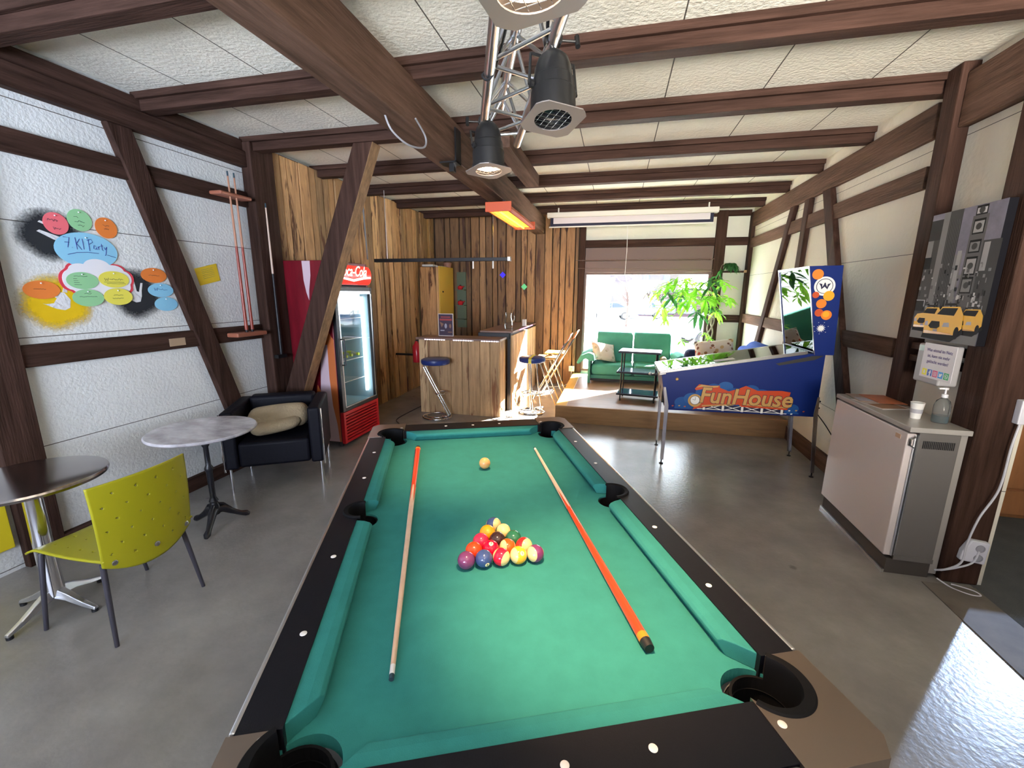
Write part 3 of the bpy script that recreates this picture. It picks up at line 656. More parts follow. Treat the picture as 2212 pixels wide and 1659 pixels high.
# bracket plate and cable loop on the main beam
br = thing('beam_bracket','black steel bracket clamped round the corner of the main beam','bracket',(-1.262,3.40,2.62))
b = MB(); b.box(-0.004,0.008,-0.02,0.09,0.02,0.26); b.box(-0.13,0.008,-0.02,0.09,0.016,0.026); b.build('strap', m_bmet, br)
b = MB(); b.box(-0.06,-0.02,0.0,0.05,-0.045,0.018); b.build('clamp_block', m_bmet, br, bevel=0.003)
b = MB(); b.tube(wig([(-1.36,2.50,2.66),(-1.33,2.52,2.58),(-1.28,2.62,2.53),(-1.25,2.78,2.56),(-1.262,2.84,2.64),(-1.262,2.70,2.70)],0),0.006,8)
tag(b.build('cable_loop', mat('grey_cable',(0.25,0.25,0.27),0.5), None, smooth=True),'grey cable loop drooping from the underside of the main beam','cable')

# ================================================================== projection screen
m_cream = mat('screen_case',(0.62,0.60,0.55),0.5); m_scr = mat('screen_cloth',(0.62,0.58,0.60),0.8); m_navy = mat('screen_border',(0.012,0.014,0.04),0.7)
ps = thing('projection_screen','rolled-up cream projection screen hanging above the window','projection screen',(0.11,7.30,2.60))
b = MB(); b.box(-1.27,1.30,-0.05,0.06,0.235,0.315); b.build('case', m_cream, ps, bevel=0.012, seg=3)
b = MB(); b.box(-1.22,1.24,-0.004,0.0,0.105,0.24); b.build('screen_border', m_navy, ps)
b = MB(); b.box(-1.17,1.19,-0.007,-0.004,0.145,0.24); b.build('screen_surface', m_scr, ps)
b = MB(); b.box(-1.24,1.25,-0.012,0.012,0.085,0.105); b.build('weight_bar', m_cream, ps, bevel=0.004)
b = MB(); b.tube([(0.0,0,0.085),(0.01,0,-0.30),(0.0,0,-0.66)],0.004,6); b.build('pull_cord', m_white, ps)
for x in (-1.1,1.15):
    b = MB(); b.box(x,x+0.02,-0.01,0.02,0.31,0.385); b.build('hanger', m_cream, ps)

# ================================================================== hanging bar light
bl_ = thing('bar_pendant_light','long black bar light hanging on wires over the counter','pendant light',(-2.17,5.30,2.055))
b = MB(); b.box(-0.96,0.85,-0.03,0.03,-0.02,0.022); b.build('housing', m_black, bl_, bevel=0.003)
b = MB(); b.box(0.85,0.885,-0.033,0.033,-0.024,0.028); b.build('end_cap', m_alu, bl_, bevel=0.003)
for x in (0.66,-0.78):
    b = MB(); b.tube([(x,0,0.02),(x,0,0.86)],0.004,6); b.build('hanging_wire', m_alu, bl_)
for x in (0.40,0.66):
    b = MB(); b.tube([(x,0,-0.02),(x,0,-0.11)],0.009,10); b.build('pendant_rod', m_white, bl_)
b = MB(); b.tube([(-3.30,5.31,2.93),(-3.30,5.36,2.88),(-3.30,5.40,2.08)],0.011,10); tag(b.build('conduit', mat('conduit_grey',(0.22,0.21,0.20),0.5), None, smooth=True),'thin grey conduit running down the left plank wall to the bar light','conduit')

# ================================================================== bar
m_thin = bpy.data.materials.new('thin_glass'); m_thin.use_nodes = True; nt = m_thin.node_tree; nt.nodes.remove(nt.nodes['Principled BSDF'])
tr = nd(nt,'ShaderNodeBsdfTransparent'); tr.inputs[0].default_value = (0.95,0.97,0.98,1); gl = nd(nt,'ShaderNodeBsdfGlossy', i_Roughness=0.03); mx = nd(nt,'ShaderNodeMixShader'); fz = nd(nt,'ShaderNodeLayerWeight', i_Blend=0.22)
nt.links.new(fz.outputs['Facing'], mx.inputs[0]); nt.links.new(tr.outputs[0], mx.inputs[1]); nt.links.new(gl.outputs[0], mx.inputs[2]); nt.links.new(mx.outputs[0], nt.nodes['Material Output'].inputs[0])
m_btop = mat('bar_top_wood',(0.21,0.13,0.10),0.4,var=0.3,vscale=5,stretch=(0.6,5,5))
def plank_panel(b, a0, a1, z0, z1, put, mn=0.09, mx=0.17):
    a = a0
    while a < a1-0.03:
        wd = min(random.uniform(mn,mx), a1-a)
        if a1-(a+wd) < 0.05: wd = a1-a
        r = 0.35+0.65*random.random(); t = random.uniform(0.018,0.028); V0, V1 = [], []
        q = [(a+0.0015,z0),(a+wd-0.0015,z0),(a+wd-0.0015-random.uniform(0,0.005),z1),(a+0.0015+random.uniform(0,0.005),z1)]
        F = [b.v(put(p[0],p[1],t)) for p in q]; K = [b.v(put(p[0],p[1],0)) for p in q]
        b.f(F,r); b.f(K[::-1],r)
        for i in range(4): b.f([K[i],K[(i+1)%4],F[(i+1)%4],F[i]],r)
        a += wd
bar = thing('bar_counter','low rustic plank-clad bar counter with LED strips along its front edge','bar counter',(0,0,0))
b = MB(); plank_panel(b,-2.60,-1.455,0.0,1.025,lambda a,z,t:(a,5.42-t,z)); b.build('front_cladding', PLB, bar)
b = MB(); plank_panel(b,5.42,5.74,0.0,1.025,lambda a,z,t:(-1.48+t,a,z)); b.build('end_cladding', PLB, bar)
b = MB(); b.box(-2.63,-1.44,5.37,5.745,1.025,1.055); b.build('counter_top', m_btop, bar, bevel=0.004)
b = MB(); b.box(-2.60,-1.48,5.42,5.45,0,1.025); b.box(-2.60,-2.57,5.45,5.85,0,1.025); b.box(-1.51,-1.48,5.45,5.74,0,1.025); b.build('carcass', m_bmet, bar)
m_led = mat('led_pink_white',(1,0.9,1),0.4,emit=(1.0,0.78,0.95),estr=3.0)
for x0, x1 in ((-2.50,-2.20),(-2.09,-1.80),(-1.70,-1.42-0.03)):
    b = MB(); b.box(x0,x1,5.362,5.370,1.022,1.036); st = b.build('led_strip', m_white, bar)
    b = MB(); x = x0+0.015
    while x < x1-0.005: b.sphere((x,5.359,1.029),0.0062,8,6); x += 0.034
    b.build('led', m_led, st, smooth=True)
hb = thing('high_bar_counter','taller plank-clad bar section running back from the LED counter','bar counter',(0,0,0))
b = MB(); plank_panel(b,5.80,7.58,0.0,1.07,lambda a,z,t:(-1.40+t,a,z),0.07,0.13); b.build('side_cladding', PLB, hb)
b = MB(); b.box(-1.84,-1.365,5.77,7.60,1.105,1.13); b.build('counter_top', m_btop, hb, bevel=0.003)
b = MB(); b.box(-1.86,-1.42,5.75,5.80,1.02,1.105); b.build('front_beam', m_black, hb, bevel=0.003)
b = MB(); b.box(-1.43,-1.40,5.80,7.58,0,1.105); b.box(-1.44,-1.40,5.76,5.80,0,1.02); b.box(-1.84,-1.80,7.50,7.58,0,1.105); b.build('carcass', m_bmet, hb)
m_pink = mat('led_magenta',(1,0.4,0.9),0.4,emit=(1.0,0.25,0.75),estr=2.0)
b = MB(); b.box(-1.365,-1.358,6.2,7.2,1.112,1.124); b.build('led_strip', m_pink, hb)
# things on the counters
pr = thing('framed_poster','small dark framed poster standing on the low bar counter','poster',(-2.285,5.62,1.055))
b = MB(); b.box(-0.112,0.112,-0.008,0.0,0,0.31); b.build('frame', mat('pale_frame',(0.55,0.50,0.48),0.5), pr, bevel=0.002)
m_pd = mat('print_dark',(0.05,0.03,0.055),0.6); m_pr1 = mat('print_red',(0.35,0.05,0.05),0.6); m_pg = mat('print_grey',(0.35,0.35,0.42),0.6); m_pb = mat('print_brown',(0.25,0.13,0.08),0.6)
flat('print',[(rc(-0.102,0.01,0.102,0.30),m_pd),(rc(-0.09,0.215,0.09,0.24),m_pr1,0.001),(rc(-0.07,0.255,0.07,0.27),m_pr1,0.001),([(-0.09,0.2),(-0.03,0.17),(-0.06,0.12)],m_pb,0.001),(ell(0.0,0.14,0.018,0.035,12),m_pg,0.001),(ell(0.065,0.14,0.014,0.03,12),m_pb,0.001),(rc(-0.08,0.07,-0.02,0.085),m_pg,0.001),(rc(0.03,0.05,0.09,0.062),m_pb,0.001)],pr,(0,-0.008,0),(1,0,0),(0,0,1))
b = MB(); b.box(-0.02,0.02,0,0.06,0,0.004); b.box(-0.02,0.02,0,0.004,0,0.2); b.build('stand', m_black, pr)
jg = thing('glass_jug','clear glass water jug standing on the high bar counter','jug',(-1.52,6.15,1.13))
b = MB(); b.lathe([(0.001,0.0),(0.055,0.0),(0.063,0.05),(0.058,0.12),(0.042,0.17),(0.046,0.215),(0.050,0.235),(0.047,0.235),(0.040,0.17),(0.055,0.12),(0.060,0.05),(0.052,0.008),(0.001,0.008)],32); b.build('body', m_thin, jg, smooth=True)
b = MB(); b.tube(wig([(0.045,0,0.21),(0.085,0,0.20),(0.092,0,0.15),(0.060,0,0.09)],0),0.007,8); b.build('handle', m_glass, jg, smooth=True)
b = MB(); b.box(-1.445,-1.385,6.75,6.80,1.13,1.235); tag(b.build('small_box', mat('box_card',(0.62,0.62,0.60),0.6), None, bevel=0.003),'small white box standing on the high bar counter beyond the jug','box')

# shelf cabinet with yellow side, green shelf board, wall extinguisher
cbn = thing('plank_cabinet','tall plank-fronted cabinet with a yellow side behind the bar','cabinet',(0,0,0))
b = MB(); plank_panel(b,-3.31,-2.955,0.0,2.07,lambda a,z,t:(a,7.02-t,z),0.12,0.2); b.build('plank_front', PLZ, cbn)
b = MB(); b.box(-3.31,-2.965,7.02,7.62,0,2.06); b.build('carcass', mat('cab_brown',(0.10,0.06,0.035),0.6), cbn)
b = MB(); b.box(-2.965,-2.94,7.0,7.64,0.0,2.085); dr = b.build('side_door', mat('yellow_door',(0.62,0.38,0.05),0.5), cbn, bevel=0.003)
b = MB(); b.sphere((-2.932,7.12,1.66),0.014,10,8); b.build('knob', m_bmet, dr)
b = MB(); b.box(-3.30,-3.10,7.10,7.30,2.085,2.12); b.box(-3.08,-2.98,7.2,7.5,2.085,2.10); tag(b.build('power_strip', m_white, None, bevel=0.005),'white power strip lying on top of the plank cabinet','power strip')
b = MB(); b.lathe([(0.001,0),(0.06,0),(0.075,0.08),(0.07,0.085),(0.001,0.08)],20,(-2.99,7.50,2.085)); tag(b.build('small_bowl', mat('bowl_brown',(0.35,0.17,0.12),0.5), None, smooth=True),'small brown bowl on top of the plank cabinet beside the yellow side','bowl')
gs = thing('green_shelf','narrow green wall shelf beside the yellow cabinet side','shelf',(-2.83,7.74,0))
m_gsh = mat('green_board',(0.10,0.13,0.08),0.6)
b = MB(); b.box(-0.09,0.09,0.03,0.05,1.0,2.02); b.build('back_board', m_gsh, gs)
for z in (1.16,1.42,1.70):
    b = MB(); b.box(-0.09,0.09,-0.10,0.03,z-0.012,z); b.build('shelf_board', m_gsh, gs)
m_red = mat('red_enamel',(0.50,0.02,0.03),0.25)
def pot(z, lab, r=0.05):
    t = thing('teapot', lab, 'teapot', (-2.83,7.70,z), 0, 'red pots on the green shelf')
    b = MB(); b.lathe([(0.001,0),(r*0.7,0),(r,r*0.7),(r*0.8,r*1.3),(r*0.3,r*1.5),(0.001,r*1.55)],20); b.build('body', m_red, t, smooth=True)
    b = MB(); b.tube([(r*0.7,0,r*0.8),(r*1.5,0,r*1.3)],0.008,8); b.build('spout', m_red, t, smooth=True)
    b = MB(); b.sphere((0,0,r*1.65),0.008,8,6); b.build('lid_knob', m_bmet, t)
pot(1.70,'red pot on the upper board of the green shelf'); pot(1.42,'red pot on the middle board of the green shelf',0.055)
fx = thing('fire_extinguisher','red fire extinguisher on the left plank wall beside the bar counter','fire extinguisher',(-2.985,6.12,0.58))
b = MB(); b.lathe([(0.001,0),(0.06,0),(0.065,0.02),(0.065,0.25),(0.03,0.30),(0.02,0.33),(0.001,0.33)],24); b.build('cylinder', m_red, fx, smooth=True)
b = MB(); b.box(-0.012,0.05,-0.01,0.01,0.33,0.35); b.tube([(0.03,0,0.34),(0.07,0,0.28),(0.06,0,0.12)],0.008,8); b.build('valve', m_black, fx)
b = MB(); b.box(-0.39,-0.06,-0.015,0.015,0.10,0.13); b.build('wall_bracket', m_bmet, fx)
# coloured square tiles on the back wall
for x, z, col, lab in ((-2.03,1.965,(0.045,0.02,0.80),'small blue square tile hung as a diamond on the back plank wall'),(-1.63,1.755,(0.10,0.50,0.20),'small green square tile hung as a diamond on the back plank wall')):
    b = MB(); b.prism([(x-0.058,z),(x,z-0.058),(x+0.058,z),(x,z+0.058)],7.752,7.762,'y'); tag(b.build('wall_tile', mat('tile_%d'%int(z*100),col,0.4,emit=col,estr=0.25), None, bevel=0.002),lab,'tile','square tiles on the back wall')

# ================================================================== bar stools
m_blue = mat('blue_vinyl',(0.015,0.035,0.16),0.35)
st = thing('bar_stool','blue-seated chrome bar stool with a Z-shaped stem in front of the LED counter','bar stool',(-2.27,5.19,0))
b = MB(); b.lathe([(0.001,0.725),(0.15,0.725),(0.18,0.735),(0.19,0.76),(0.185,0.79),(0.16,0.803),(0.001,0.806)],40); b.build('seat', m_blue, st, smooth=True)
for off in (-0.03,0.03):
    b = MB(); b.tube(wig([(-0.02,off,0.725),(-0.14,off,0.72),(-0.155,off,0.69),(-0.13,off,0.62),(0.15,off,0.10),(0.17,off,0.05),(0.14,off,0.018),(0.06,off,0.014)],0,6),0.011,12); b.build('stem_tube', m_chrome, st, smooth=True)
b = MB(); b.tube([(0.0+0.19*c_(a),0.19*s_(a)*0.9,0.013) for a in [2*PI*k/40 for k in range(40)]],0.012,10,True); b.tube([(0.0+0.14*c_(a),0.14*s_(a)*0.9,0.03) for a in [2*PI*k/40 for k in range(40)]],0.009,10,True); b.build('base_ring', m_chrome, st, smooth=True)
b = MB(); b.tube([(0.07+0.075*c_(a),0.10*s_(a),0.345) for a in [2*PI*k/30 for k in range(30)]],0.008,8,True); b.build('foot_rest', m_chrome, st, smooth=True)
s2 = thing('bar_stool','blue-seated chrome bar stool with yellow tape across its seat, by the tall bar','bar stool',(-1.085,5.76,0))
b = MB(); b.lathe([(0.001,0.715),(0.15,0.715),(0.175,0.725),(0.185,0.75),(0.18,0.78),(0.155,0.793),(0.001,0.796)],40); b.build('seat', m_blue, s2, smooth=True)
b = MB(); R = []
for (yy, z) in ((-0.178,0.725),(-0.189,0.75),(-0.183,0.782),(-0.156,0.797),(0,0.800),(0.156,0.797)): R.append([(-0.018,yy,z),(0.022,yy,z),(0.022,yy*0.985,z-0.003),(-0.018,yy*0.985,z-0.003)])
b.rings(R); b.build('yellow_tape', mat('yellow_tape',(0.62,0.55,0.02),0.4), s2)
for k, (x0, x1) in enumerate(((-0.02,0.03),(-0.055,-0.02),(0.05,0.12))):
    yo = (-0.05,0.03,0.06)[k]
    b = MB(); b.tube(wig([(x0,yo*0.5,0.715),(x0+(x1-x0)*0.5,yo,0.35),(x1,yo,0.08),(x1-0.01,yo,0.02)],0,6),0.010,12); b.build('stem_tube', m_chrome, s2, smooth=True)
b = MB(); b.tube([(0.18*c_(a),0.17*s_(a),0.013) for a in [2*PI*k/40 for k in range(40)]],0.012,10,True); b.tube([(0.02,-0.17,0.013),(0.04,0.0,0.02),(0.02,0.17,0.013)],0.008,8); b.tube([(-0.17,0.03,0.013),(0,0.0,0.02),(0.17,0.04,0.013)],0.008,8); b.build('base_ring', m_chrome, s2, smooth=True)
b = MB(); b.tube([(0.02+0.155*c_(a),0.11*s_(a),0.285) for a in [2*PI*k/36 for k in range(36)]],0.008,8,True); b.build('foot_rest', m_chrome, s2, smooth=True)

# folding bar chairs
m_seatw = mat('varnished_seat',(0.66,0.42,0.16),0.35,var=0.2,vscale=6)
m_orn = mat('orange_wood',(0.60,0.20,0.05),0.4)
def fold_chair(label, y0, dx):
    t = thing('folding_bar_chair', label, 'folding chair', (-0.92+dx,y0,0), 0, 'folding chairs beside the plank wall')
    for yy in (-0.19,0.19):
        b = MB(); b.tube([(-0.26,yy,0.012),(0.30,yy,1.05)],0.010,10); b.build('long_leg', m_chrome, t, smooth=True)
        b = MB(); b.tube([(0.12,yy*0.9,0.012),(-0.15,yy*0.9,0.70)],0.010,10); b.build('short_leg', m_chrome, t, smooth=True)
    b = MB(); b.box(-0.20,0.11,-0.18,0.18,0.70,0.72); b.build('seat', m_seatw, t, bevel=0.008, seg=3)
    b = MB(); b.prism([(0.235,0.95),(0.25,0.945),(0.315,1.065),(0.30,1.07)],-0.20,0.20,'y'); b.build('backrest', m_orn, t, bevel=0.004)
    b = MB(); b.tube([(-0.125,-0.19,0.26),(-0.125,0.19,0.26)],0.008,8); b.build('crossbar', m_chrome, t, smooth=True)
    b = MB(); b.tube([(0.05,-0.17,0.20),(0.05,0.17,0.20)],0.008,8); b.build('crossbar', m_chrome, t, smooth=True)
    return t
fold_chair('folding bar chair with chrome legs, nearer of the pair by the plank wall', 6.32, 0.0)
fold_chair('folding bar chair with chrome legs, further of the pair by the plank wall', 6.90, 0.05)
so = thing('wall_socket','white double wall socket at the foot of the back plank wall','socket',(-0.73,7.77,0.30))
b = MB(); b.box(-0.05,0.05,-0.03,0.0,-0.05,0.05); b.build('cover', m_white, so, bevel=0.004)
b = MB(); b.lathe([(0.016,0),(0.016,0.004),(0.001,0.003)],16,(0.0,0,0),Matrix.Translation((0,-0.031,0.0)) @ Euler((PI/2,0,0)).to_matrix().to_4x4()); b.build('plug', mat('plug_grey',(0.4,0.4,0.42),0.4), so)
b = MB(); b.tube(wig([(-0.73,7.73,0.27),(-0.74,7.70,0.10),(-0.80,7.60,0.03),(-0.95,7.50,0.008),(-1.1,7.45,0.006)],0),0.006,8); tag(b.build('socket_cable', m_white, None, smooth=True),'pale cable hanging from the wall socket to the floor behind the folding chairs','cable')
b = MB(); b.tube(wig([(-2.70,5.9,0.007),(-2.75,5.0,0.007),(-2.62,4.75,0.007),(-2.95,4.62,0.007)],0),0.005,8); tag(b.build('floor_cable', m_black, None, smooth=True),'thin black cable on the floor between the drinks fridge and the bar','cable')

# ================================================================== drinks fridge
m_fred = mat('fridge_dark_red',(0.17,0.006,0.014),0.35,var=0.35,vscale=3,stretch=(4,4,0.8)); m_fr2 = mat('fridge_red',(0.62,0.012,0.02),0.3)
m_fin = mat('fridge_interior',(0.34,0.52,0.58),0.5); m_tube = mat('cool_tube',(1,1,1),0.4,emit=(0.85,0.95,1.0),estr=2.4)
fr = thing('drinks_fridge','tall red glass-door drinks fridge with a lit header sign by the plank wall','fridge',(-3.04,4.20,0))
b = MB()
b.box(-0.29,0.24,-0.345,-0.325,0.06,1.96); b.box(-0.29,0.24,0.325,0.345,0.06,1.96); b.box(-0.29,-0.26,-0.325,0.325,0.06,1.96); b.box(-0.26,0.24,-0.325,0.325,1.72,1.96); b.box(-0.26,0.24,-0.325,0.325,0.06,0.40)
b.build('cabinet', m_fred, fr, bevel=0.006)
b = MB(); b.box(-0.255,0.243,-0.3225,-0.315,0.405,1.715); b.box(-0.255,0.243,0.315,0.3225,0.405,1.715); b.box(-0.258,-0.25,-0.32,0.32,0.41,1.71); b.box(-0.255,0.20,-0.32,0.32,0.402,0.412); b.box(-0.255,0.20,-0.32,0.32,1.70,1.712); b.build('lining', m_fin, fr)
for z in (0.66,0.90,1.13,1.36):
    b = MB()
    for k in range(14): b.tube([(-0.24,-0.29+k*0.042,z),(0.14,-0.29+k*0.042,z)],0.0022,5)
    b.tube([(0.14,-0.31,z),(0.14,0.31,z)],0.005,6); b.tube([(-0.24,-0.31,z),(-0.24,0.31,z)],0.005,6); b.build('wire_shelf', m_white, fr)
b = MB(); b.tube([(0.185,0.285,0.50),(0.185,0.285,1.60)],0.018,14); b.build('light_tube', m_tube, fr, smooth=True)
# door
b = MB(); b.box(0.245,0.285,-0.345,-0.300,0.395,1.705); b.box(0.245,0.285,0.315,0.345,0.395,1.705); b.box(0.245,0.285,-0.300,0.315,0.395,0.435); b.box(0.245,0.285,-0.300,0.315,1.66,1.705)
dr = b.build('door', m_black, fr, bevel=0.004)
b = MB(); b.box(0.285,0.288,-0.300,-0.286,0.435,1.66); b.box(0.285,0.288,0.303,0.315,0.435,1.66); b.box(0.285,0.288,-0.300,0.315,0.435,0.447); b.box(0.285,0.288,-0.300,0.315,1.63,1.66); b.build('door_trim', m_alu, dr)
b = MB(); b.box(0.262,0.268,-0.300,0.315,0.435,1.66); b.build('door_glass', gm, dr)
b = MB(); b.tube([(0.287,-0.30,1.17),(0.325,-0.30,1.17),(0.325,-0.30,0.90),(0.287,-0.30,0.90)],0.008,8); b.build('handle', m_bmet, dr)
hp = []
for k in range(9): a = -PI/2+PI*k/8; hp.append((0.24+0.055*c_(a), 1.83+0.10*s_(a)))
b = MB(); b.prism([(0.20,1.73)]+hp+[(0.20,1.93)], -0.345, 0.345, 'y'); hd = b.build('header_sign', mat('header_red',(0.85,0.03,0.02),0.25,emit=(0.9,0.03,0.02),estr=1.0), fr, smooth=True)
mw = mat('sign_white',(0.95,0.9,0.82),0.4,emit=(1.0,0.88,0.72),estr=1.3)
text('lettering','Coca-Cola',0.155,mw,hd,(0.296,-0.02,1.865),(0,1,0),(0,0,1),0.001,shear=0.4,bold=0.0005,sx=0.78)
wave = [(-0.33,-0.055),(-0.2,-0.03),(0.0,-0.05),(0.2,-0.02),(0.335,-0.015),(0.335,-0.035),(0.2,-0.045),(0.0,-0.075),(-0.2,-0.05),(-0.33,-0.07)]
flat('wave_stripe',[(wave,mw)],hd,(0.292,0,1.835),(0,1,0),(0,0,1))
b = MB()
b.box(0.245,0.285,-0.345,-0.31,0.045,0.39); b.box(0.245,0.285,0.31,0.345,0.045,0.39); b.box(0.245,0.285,-0.31,0.31,0.045,0.075); b.box(0.245,0.285,-0.31,0.31,0.355,0.39)
for k in range(8): z = 0.088+k*0.034; b.box(0.25,0.285,-0.31,0.31,z,z+0.017)
b.build('ventilation_grill', m_fr2, fr, bevel=0.002)
b = MB(); b.box(0.2,0.25,-0.31,0.31,0.05,0.385); b.build('grill_backing', mat('grill_dark_red',(0.12,0.005,0.008),0.6), fr)
b = MB()
for x in (-0.24,0.2):
    for y_ in (-0.3,0.3): b.lathe([(0.022,0),(0.022,0.06)],12,(x,y_,0))
b.build('foot', m_black, fr)
m_prw = mat('print_pink_white',(0.60,0.45,0.50),0.4); m_prow = mat('print_orange_dots',(0.52,0.14,0.04),0.45)
pw = []
flat('side_print',[([(-0.02,0.0),(0.02,0.28),(0.03,0.55),(0.06,0.85),(0.10,1.05),(0.155,1.05),(0.15,0.7),(0.165,0.4),(0.20,0.2),(0.215,0.0)],m_prw),
 ([(0.10,1.05),(0.155,1.05),(0.15,0.7),(0.165,0.4),(0.20,0.2),(0.215,0.0),(0.235,0.0),(0.235,1.1),(0.17,1.2)],m_prow,0.0005),
 ([(-0.075,0.0),(-0.02,0.0),(0.02,0.28),(0.03,0.55),(0.0,0.62),(-0.03,0.5),(-0.04,0.25)],m_prow,0.0005),
 ([(-0.06,1.89),(0.035,1.89),(0.03,1.75),(0.0,1.60),(-0.01,1.50),(-0.035,1.58),(-0.055,1.70)],m_prw)],fr,(0,-0.345,0.065),(1,0,0),(0,0,1),0.0008)
m_cap_ = mat('lime_cap',(0.55,0.62,0.04),0.4); m_bot = mat('bottle_plastic',(0.75,0.80,0.66),0.2,trans=0.5)
for k, (x, y_) in enumerate(((-0.06,0.035),(-0.07,0.145),(-0.06,0.265))):
    lab = ['lying clear bottle with a lime cap in the fridge, nearest the door handle','lying clear bottle with a lime cap in the fridge, middle of the three','lying clear bottle with a lime cap in the fridge, nearest the light tube'][k]
    t = thing('drink_bottle', lab, 'bottle', (-3.04+x,4.20+y_,0.938), 0, 'bottles on the fridge shelf'); t.rotation_euler = (0,PI/2,0)
    b = MB(); b.lathe([(0.001,0),(0.030,0),(0.032,0.01),(0.032,0.10),(0.014,0.145),(0.012,0.165),(0.001,0.165)],20); b.build('body', m_bot, t, smooth=True)
    b = MB(); b.lathe([(0.017,0.150),(0.017,0.178),(0.001,0.180)],16); b.build('cap', m_cap_, t, smooth=True)
    b = MB(); b.lathe([(0.0325,0.03),(0.0325,0.09)],20); b.build('label_band', m_cap_, t)

# ================================================================== armchair with blanket
m_navyf = mat('black_leather',(0.004,0.004,0.008),0.55,spec=0.2,bump=0.2,bscale=25)
fl, frn = Vector((-3.028,2.681)), Vector((-2.426,3.04)); mid = (fl+frn)/2; ang_ = math.atan2(frn.y-fl.y, frn.x-fl.x)
ac = thing('armchair','boxy black armchair with chrome legs and a rolled blanket on its seat','armchair',(mid.x,mid.y,0),ang_)
# local: x across, y to the back
b = MB(); b.box(-0.27,0.27,-0.03,0.58,0.225,0.435); b.build('seat', m_navyf, ac, bevel=0.025, seg=3, smooth=True)
for sx in (-1,1):
    b = MB(); b.box(min(sx*0.272,sx*0.372),max(sx*0.272,sx*0.372),-0.035,0.60,0.215,0.70); b.build('armrest', m_navyf, ac, bevel=0.02, seg=3, smooth=True)
b = MB(); b.box(-0.272,0.272,0.45,0.60,0.30,0.72); b.build('backrest', m_navyf, ac, bevel=0.03, seg=3, smooth=True)
for sx in (-1,1):
    b = MB(); b.tube([(sx*0.376,-0.03,0.69),(sx*0.376,-0.03,0.20)],0.007,8); b.build('side_trim', m_chrome, ac, smooth=True)
    for y_ in (0.0,0.54):
        b = MB(); b.tube([(sx*0.345,y_,0.0),(sx*0.345,y_,0.22)],0.011,12); b.build('leg', m_chrome, ac, smooth=True)
bk = thing('rolled_blanket','rolled beige blanket lying on the black armchair seat','blanket',(mid.x,mid.y,0.44),ang_)
m_blk = mat('beige_fleece',(0.42,0.33,0.21),0.95,var=0.15,vscale=6,bump=0.8,bscale=60)
b = MB(); R = []
for i in range(15):
    u = i/14; x = -0.25+0.50*u; e = min(1, (1-abs(2*u-1))*5+0.12)**0.5; ring = []
    for k in range(28):
        a = 2*PI*k/28; r = 1.0
        g = math.exp(-((a-(1.35*PI+0.5*u))/0.16)**2)*0.42      # the fold running along the roll
        r = 1-g; ring.append((x, 0.265+0.125*r*c_(a)*e, 0.125+(0.098+0.015*math.sin(3*u))*r*s_(a)*e + 0.03*(u-0.5)))
    R.append(ring)
b.rings(R); b.build('roll', m_blk, bk, smooth=True, ang=180, subd=1)
b = MB(); R = []
for i in range(9):
    u = i/8; x = -0.20+0.40*u; e = min(1,(1-abs(2*u-1))*4+0.15)**0.5
    R.append([(x, 0.115+0.085*c_(a)*e+0.05*u, 0.062+0.058*s_(a)*e+0.055*u*u) for a in [2*PI*k/14 for k in range(14)]])
b.rings(R); b.build('outer_flap', m_blk, bk, smooth=True, ang=180, subd=1)

# ================================================================== marble bistro table
m_marb = mat('white_marble',(0.62,0.60,0.64),0.22,var=0.35,vscale=5,stretch=(1,1.6,1),dark=(0.30,0.28,0.29))
m_iron = mat('cast_iron',(0.010,0.010,0.014),0.35,bump=0.3,bscale=50)
mt = thing('bistro_table','round white marble bistro table on an ornate black iron foot','table',(-2.705,2.235,0))
b = MB(); b.lathe([(0.001,0.712),(0.315,0.712),(0.322,0.719),(0.322,0.727),(0.315,0.733),(0.001,0.733)],64); b.build('table_top', m_marb, mt, smooth=True)
b = MB(); b.lathe([(0.001,0.10),(0.030,0.10),(0.034,0.16),(0.024,0.19),(0.030,0.20),(0.018,0.23),(0.020,0.42),(0.027,0.435),(0.027,0.45),(0.017,0.47),(0.016,0.60),(0.024,0.615),(0.024,0.63),(0.015,0.645),(0.015,0.69),(0.06,0.70),(0.10,0.712),(0.001,0.712)],24); b.build('column', m_iron, mt, smooth=True)
for a in (math.radians(178),math.radians(58),math.radians(-60)):
    b = MB(); P = [(0.01,0.13),(0.05,0.125),(0.10,0.085),(0.15,0.05),(0.185,0.035),(0.205,0.024)]
    b.tube([(r*c_(a),r*s_(a),z) for r,z in P],[0.030,0.028,0.021,0.017,0.022,0.012],12)
    b.tube([(r*c_(a),r*s_(a),z) for r,z in ((0.02,0.17),(0.05,0.16),(0.09,0.115),(0.12,0.08))],[0.012,0.011,0.009,0.006],8)
    b.build('foot', m_iron, mt, smooth=True)

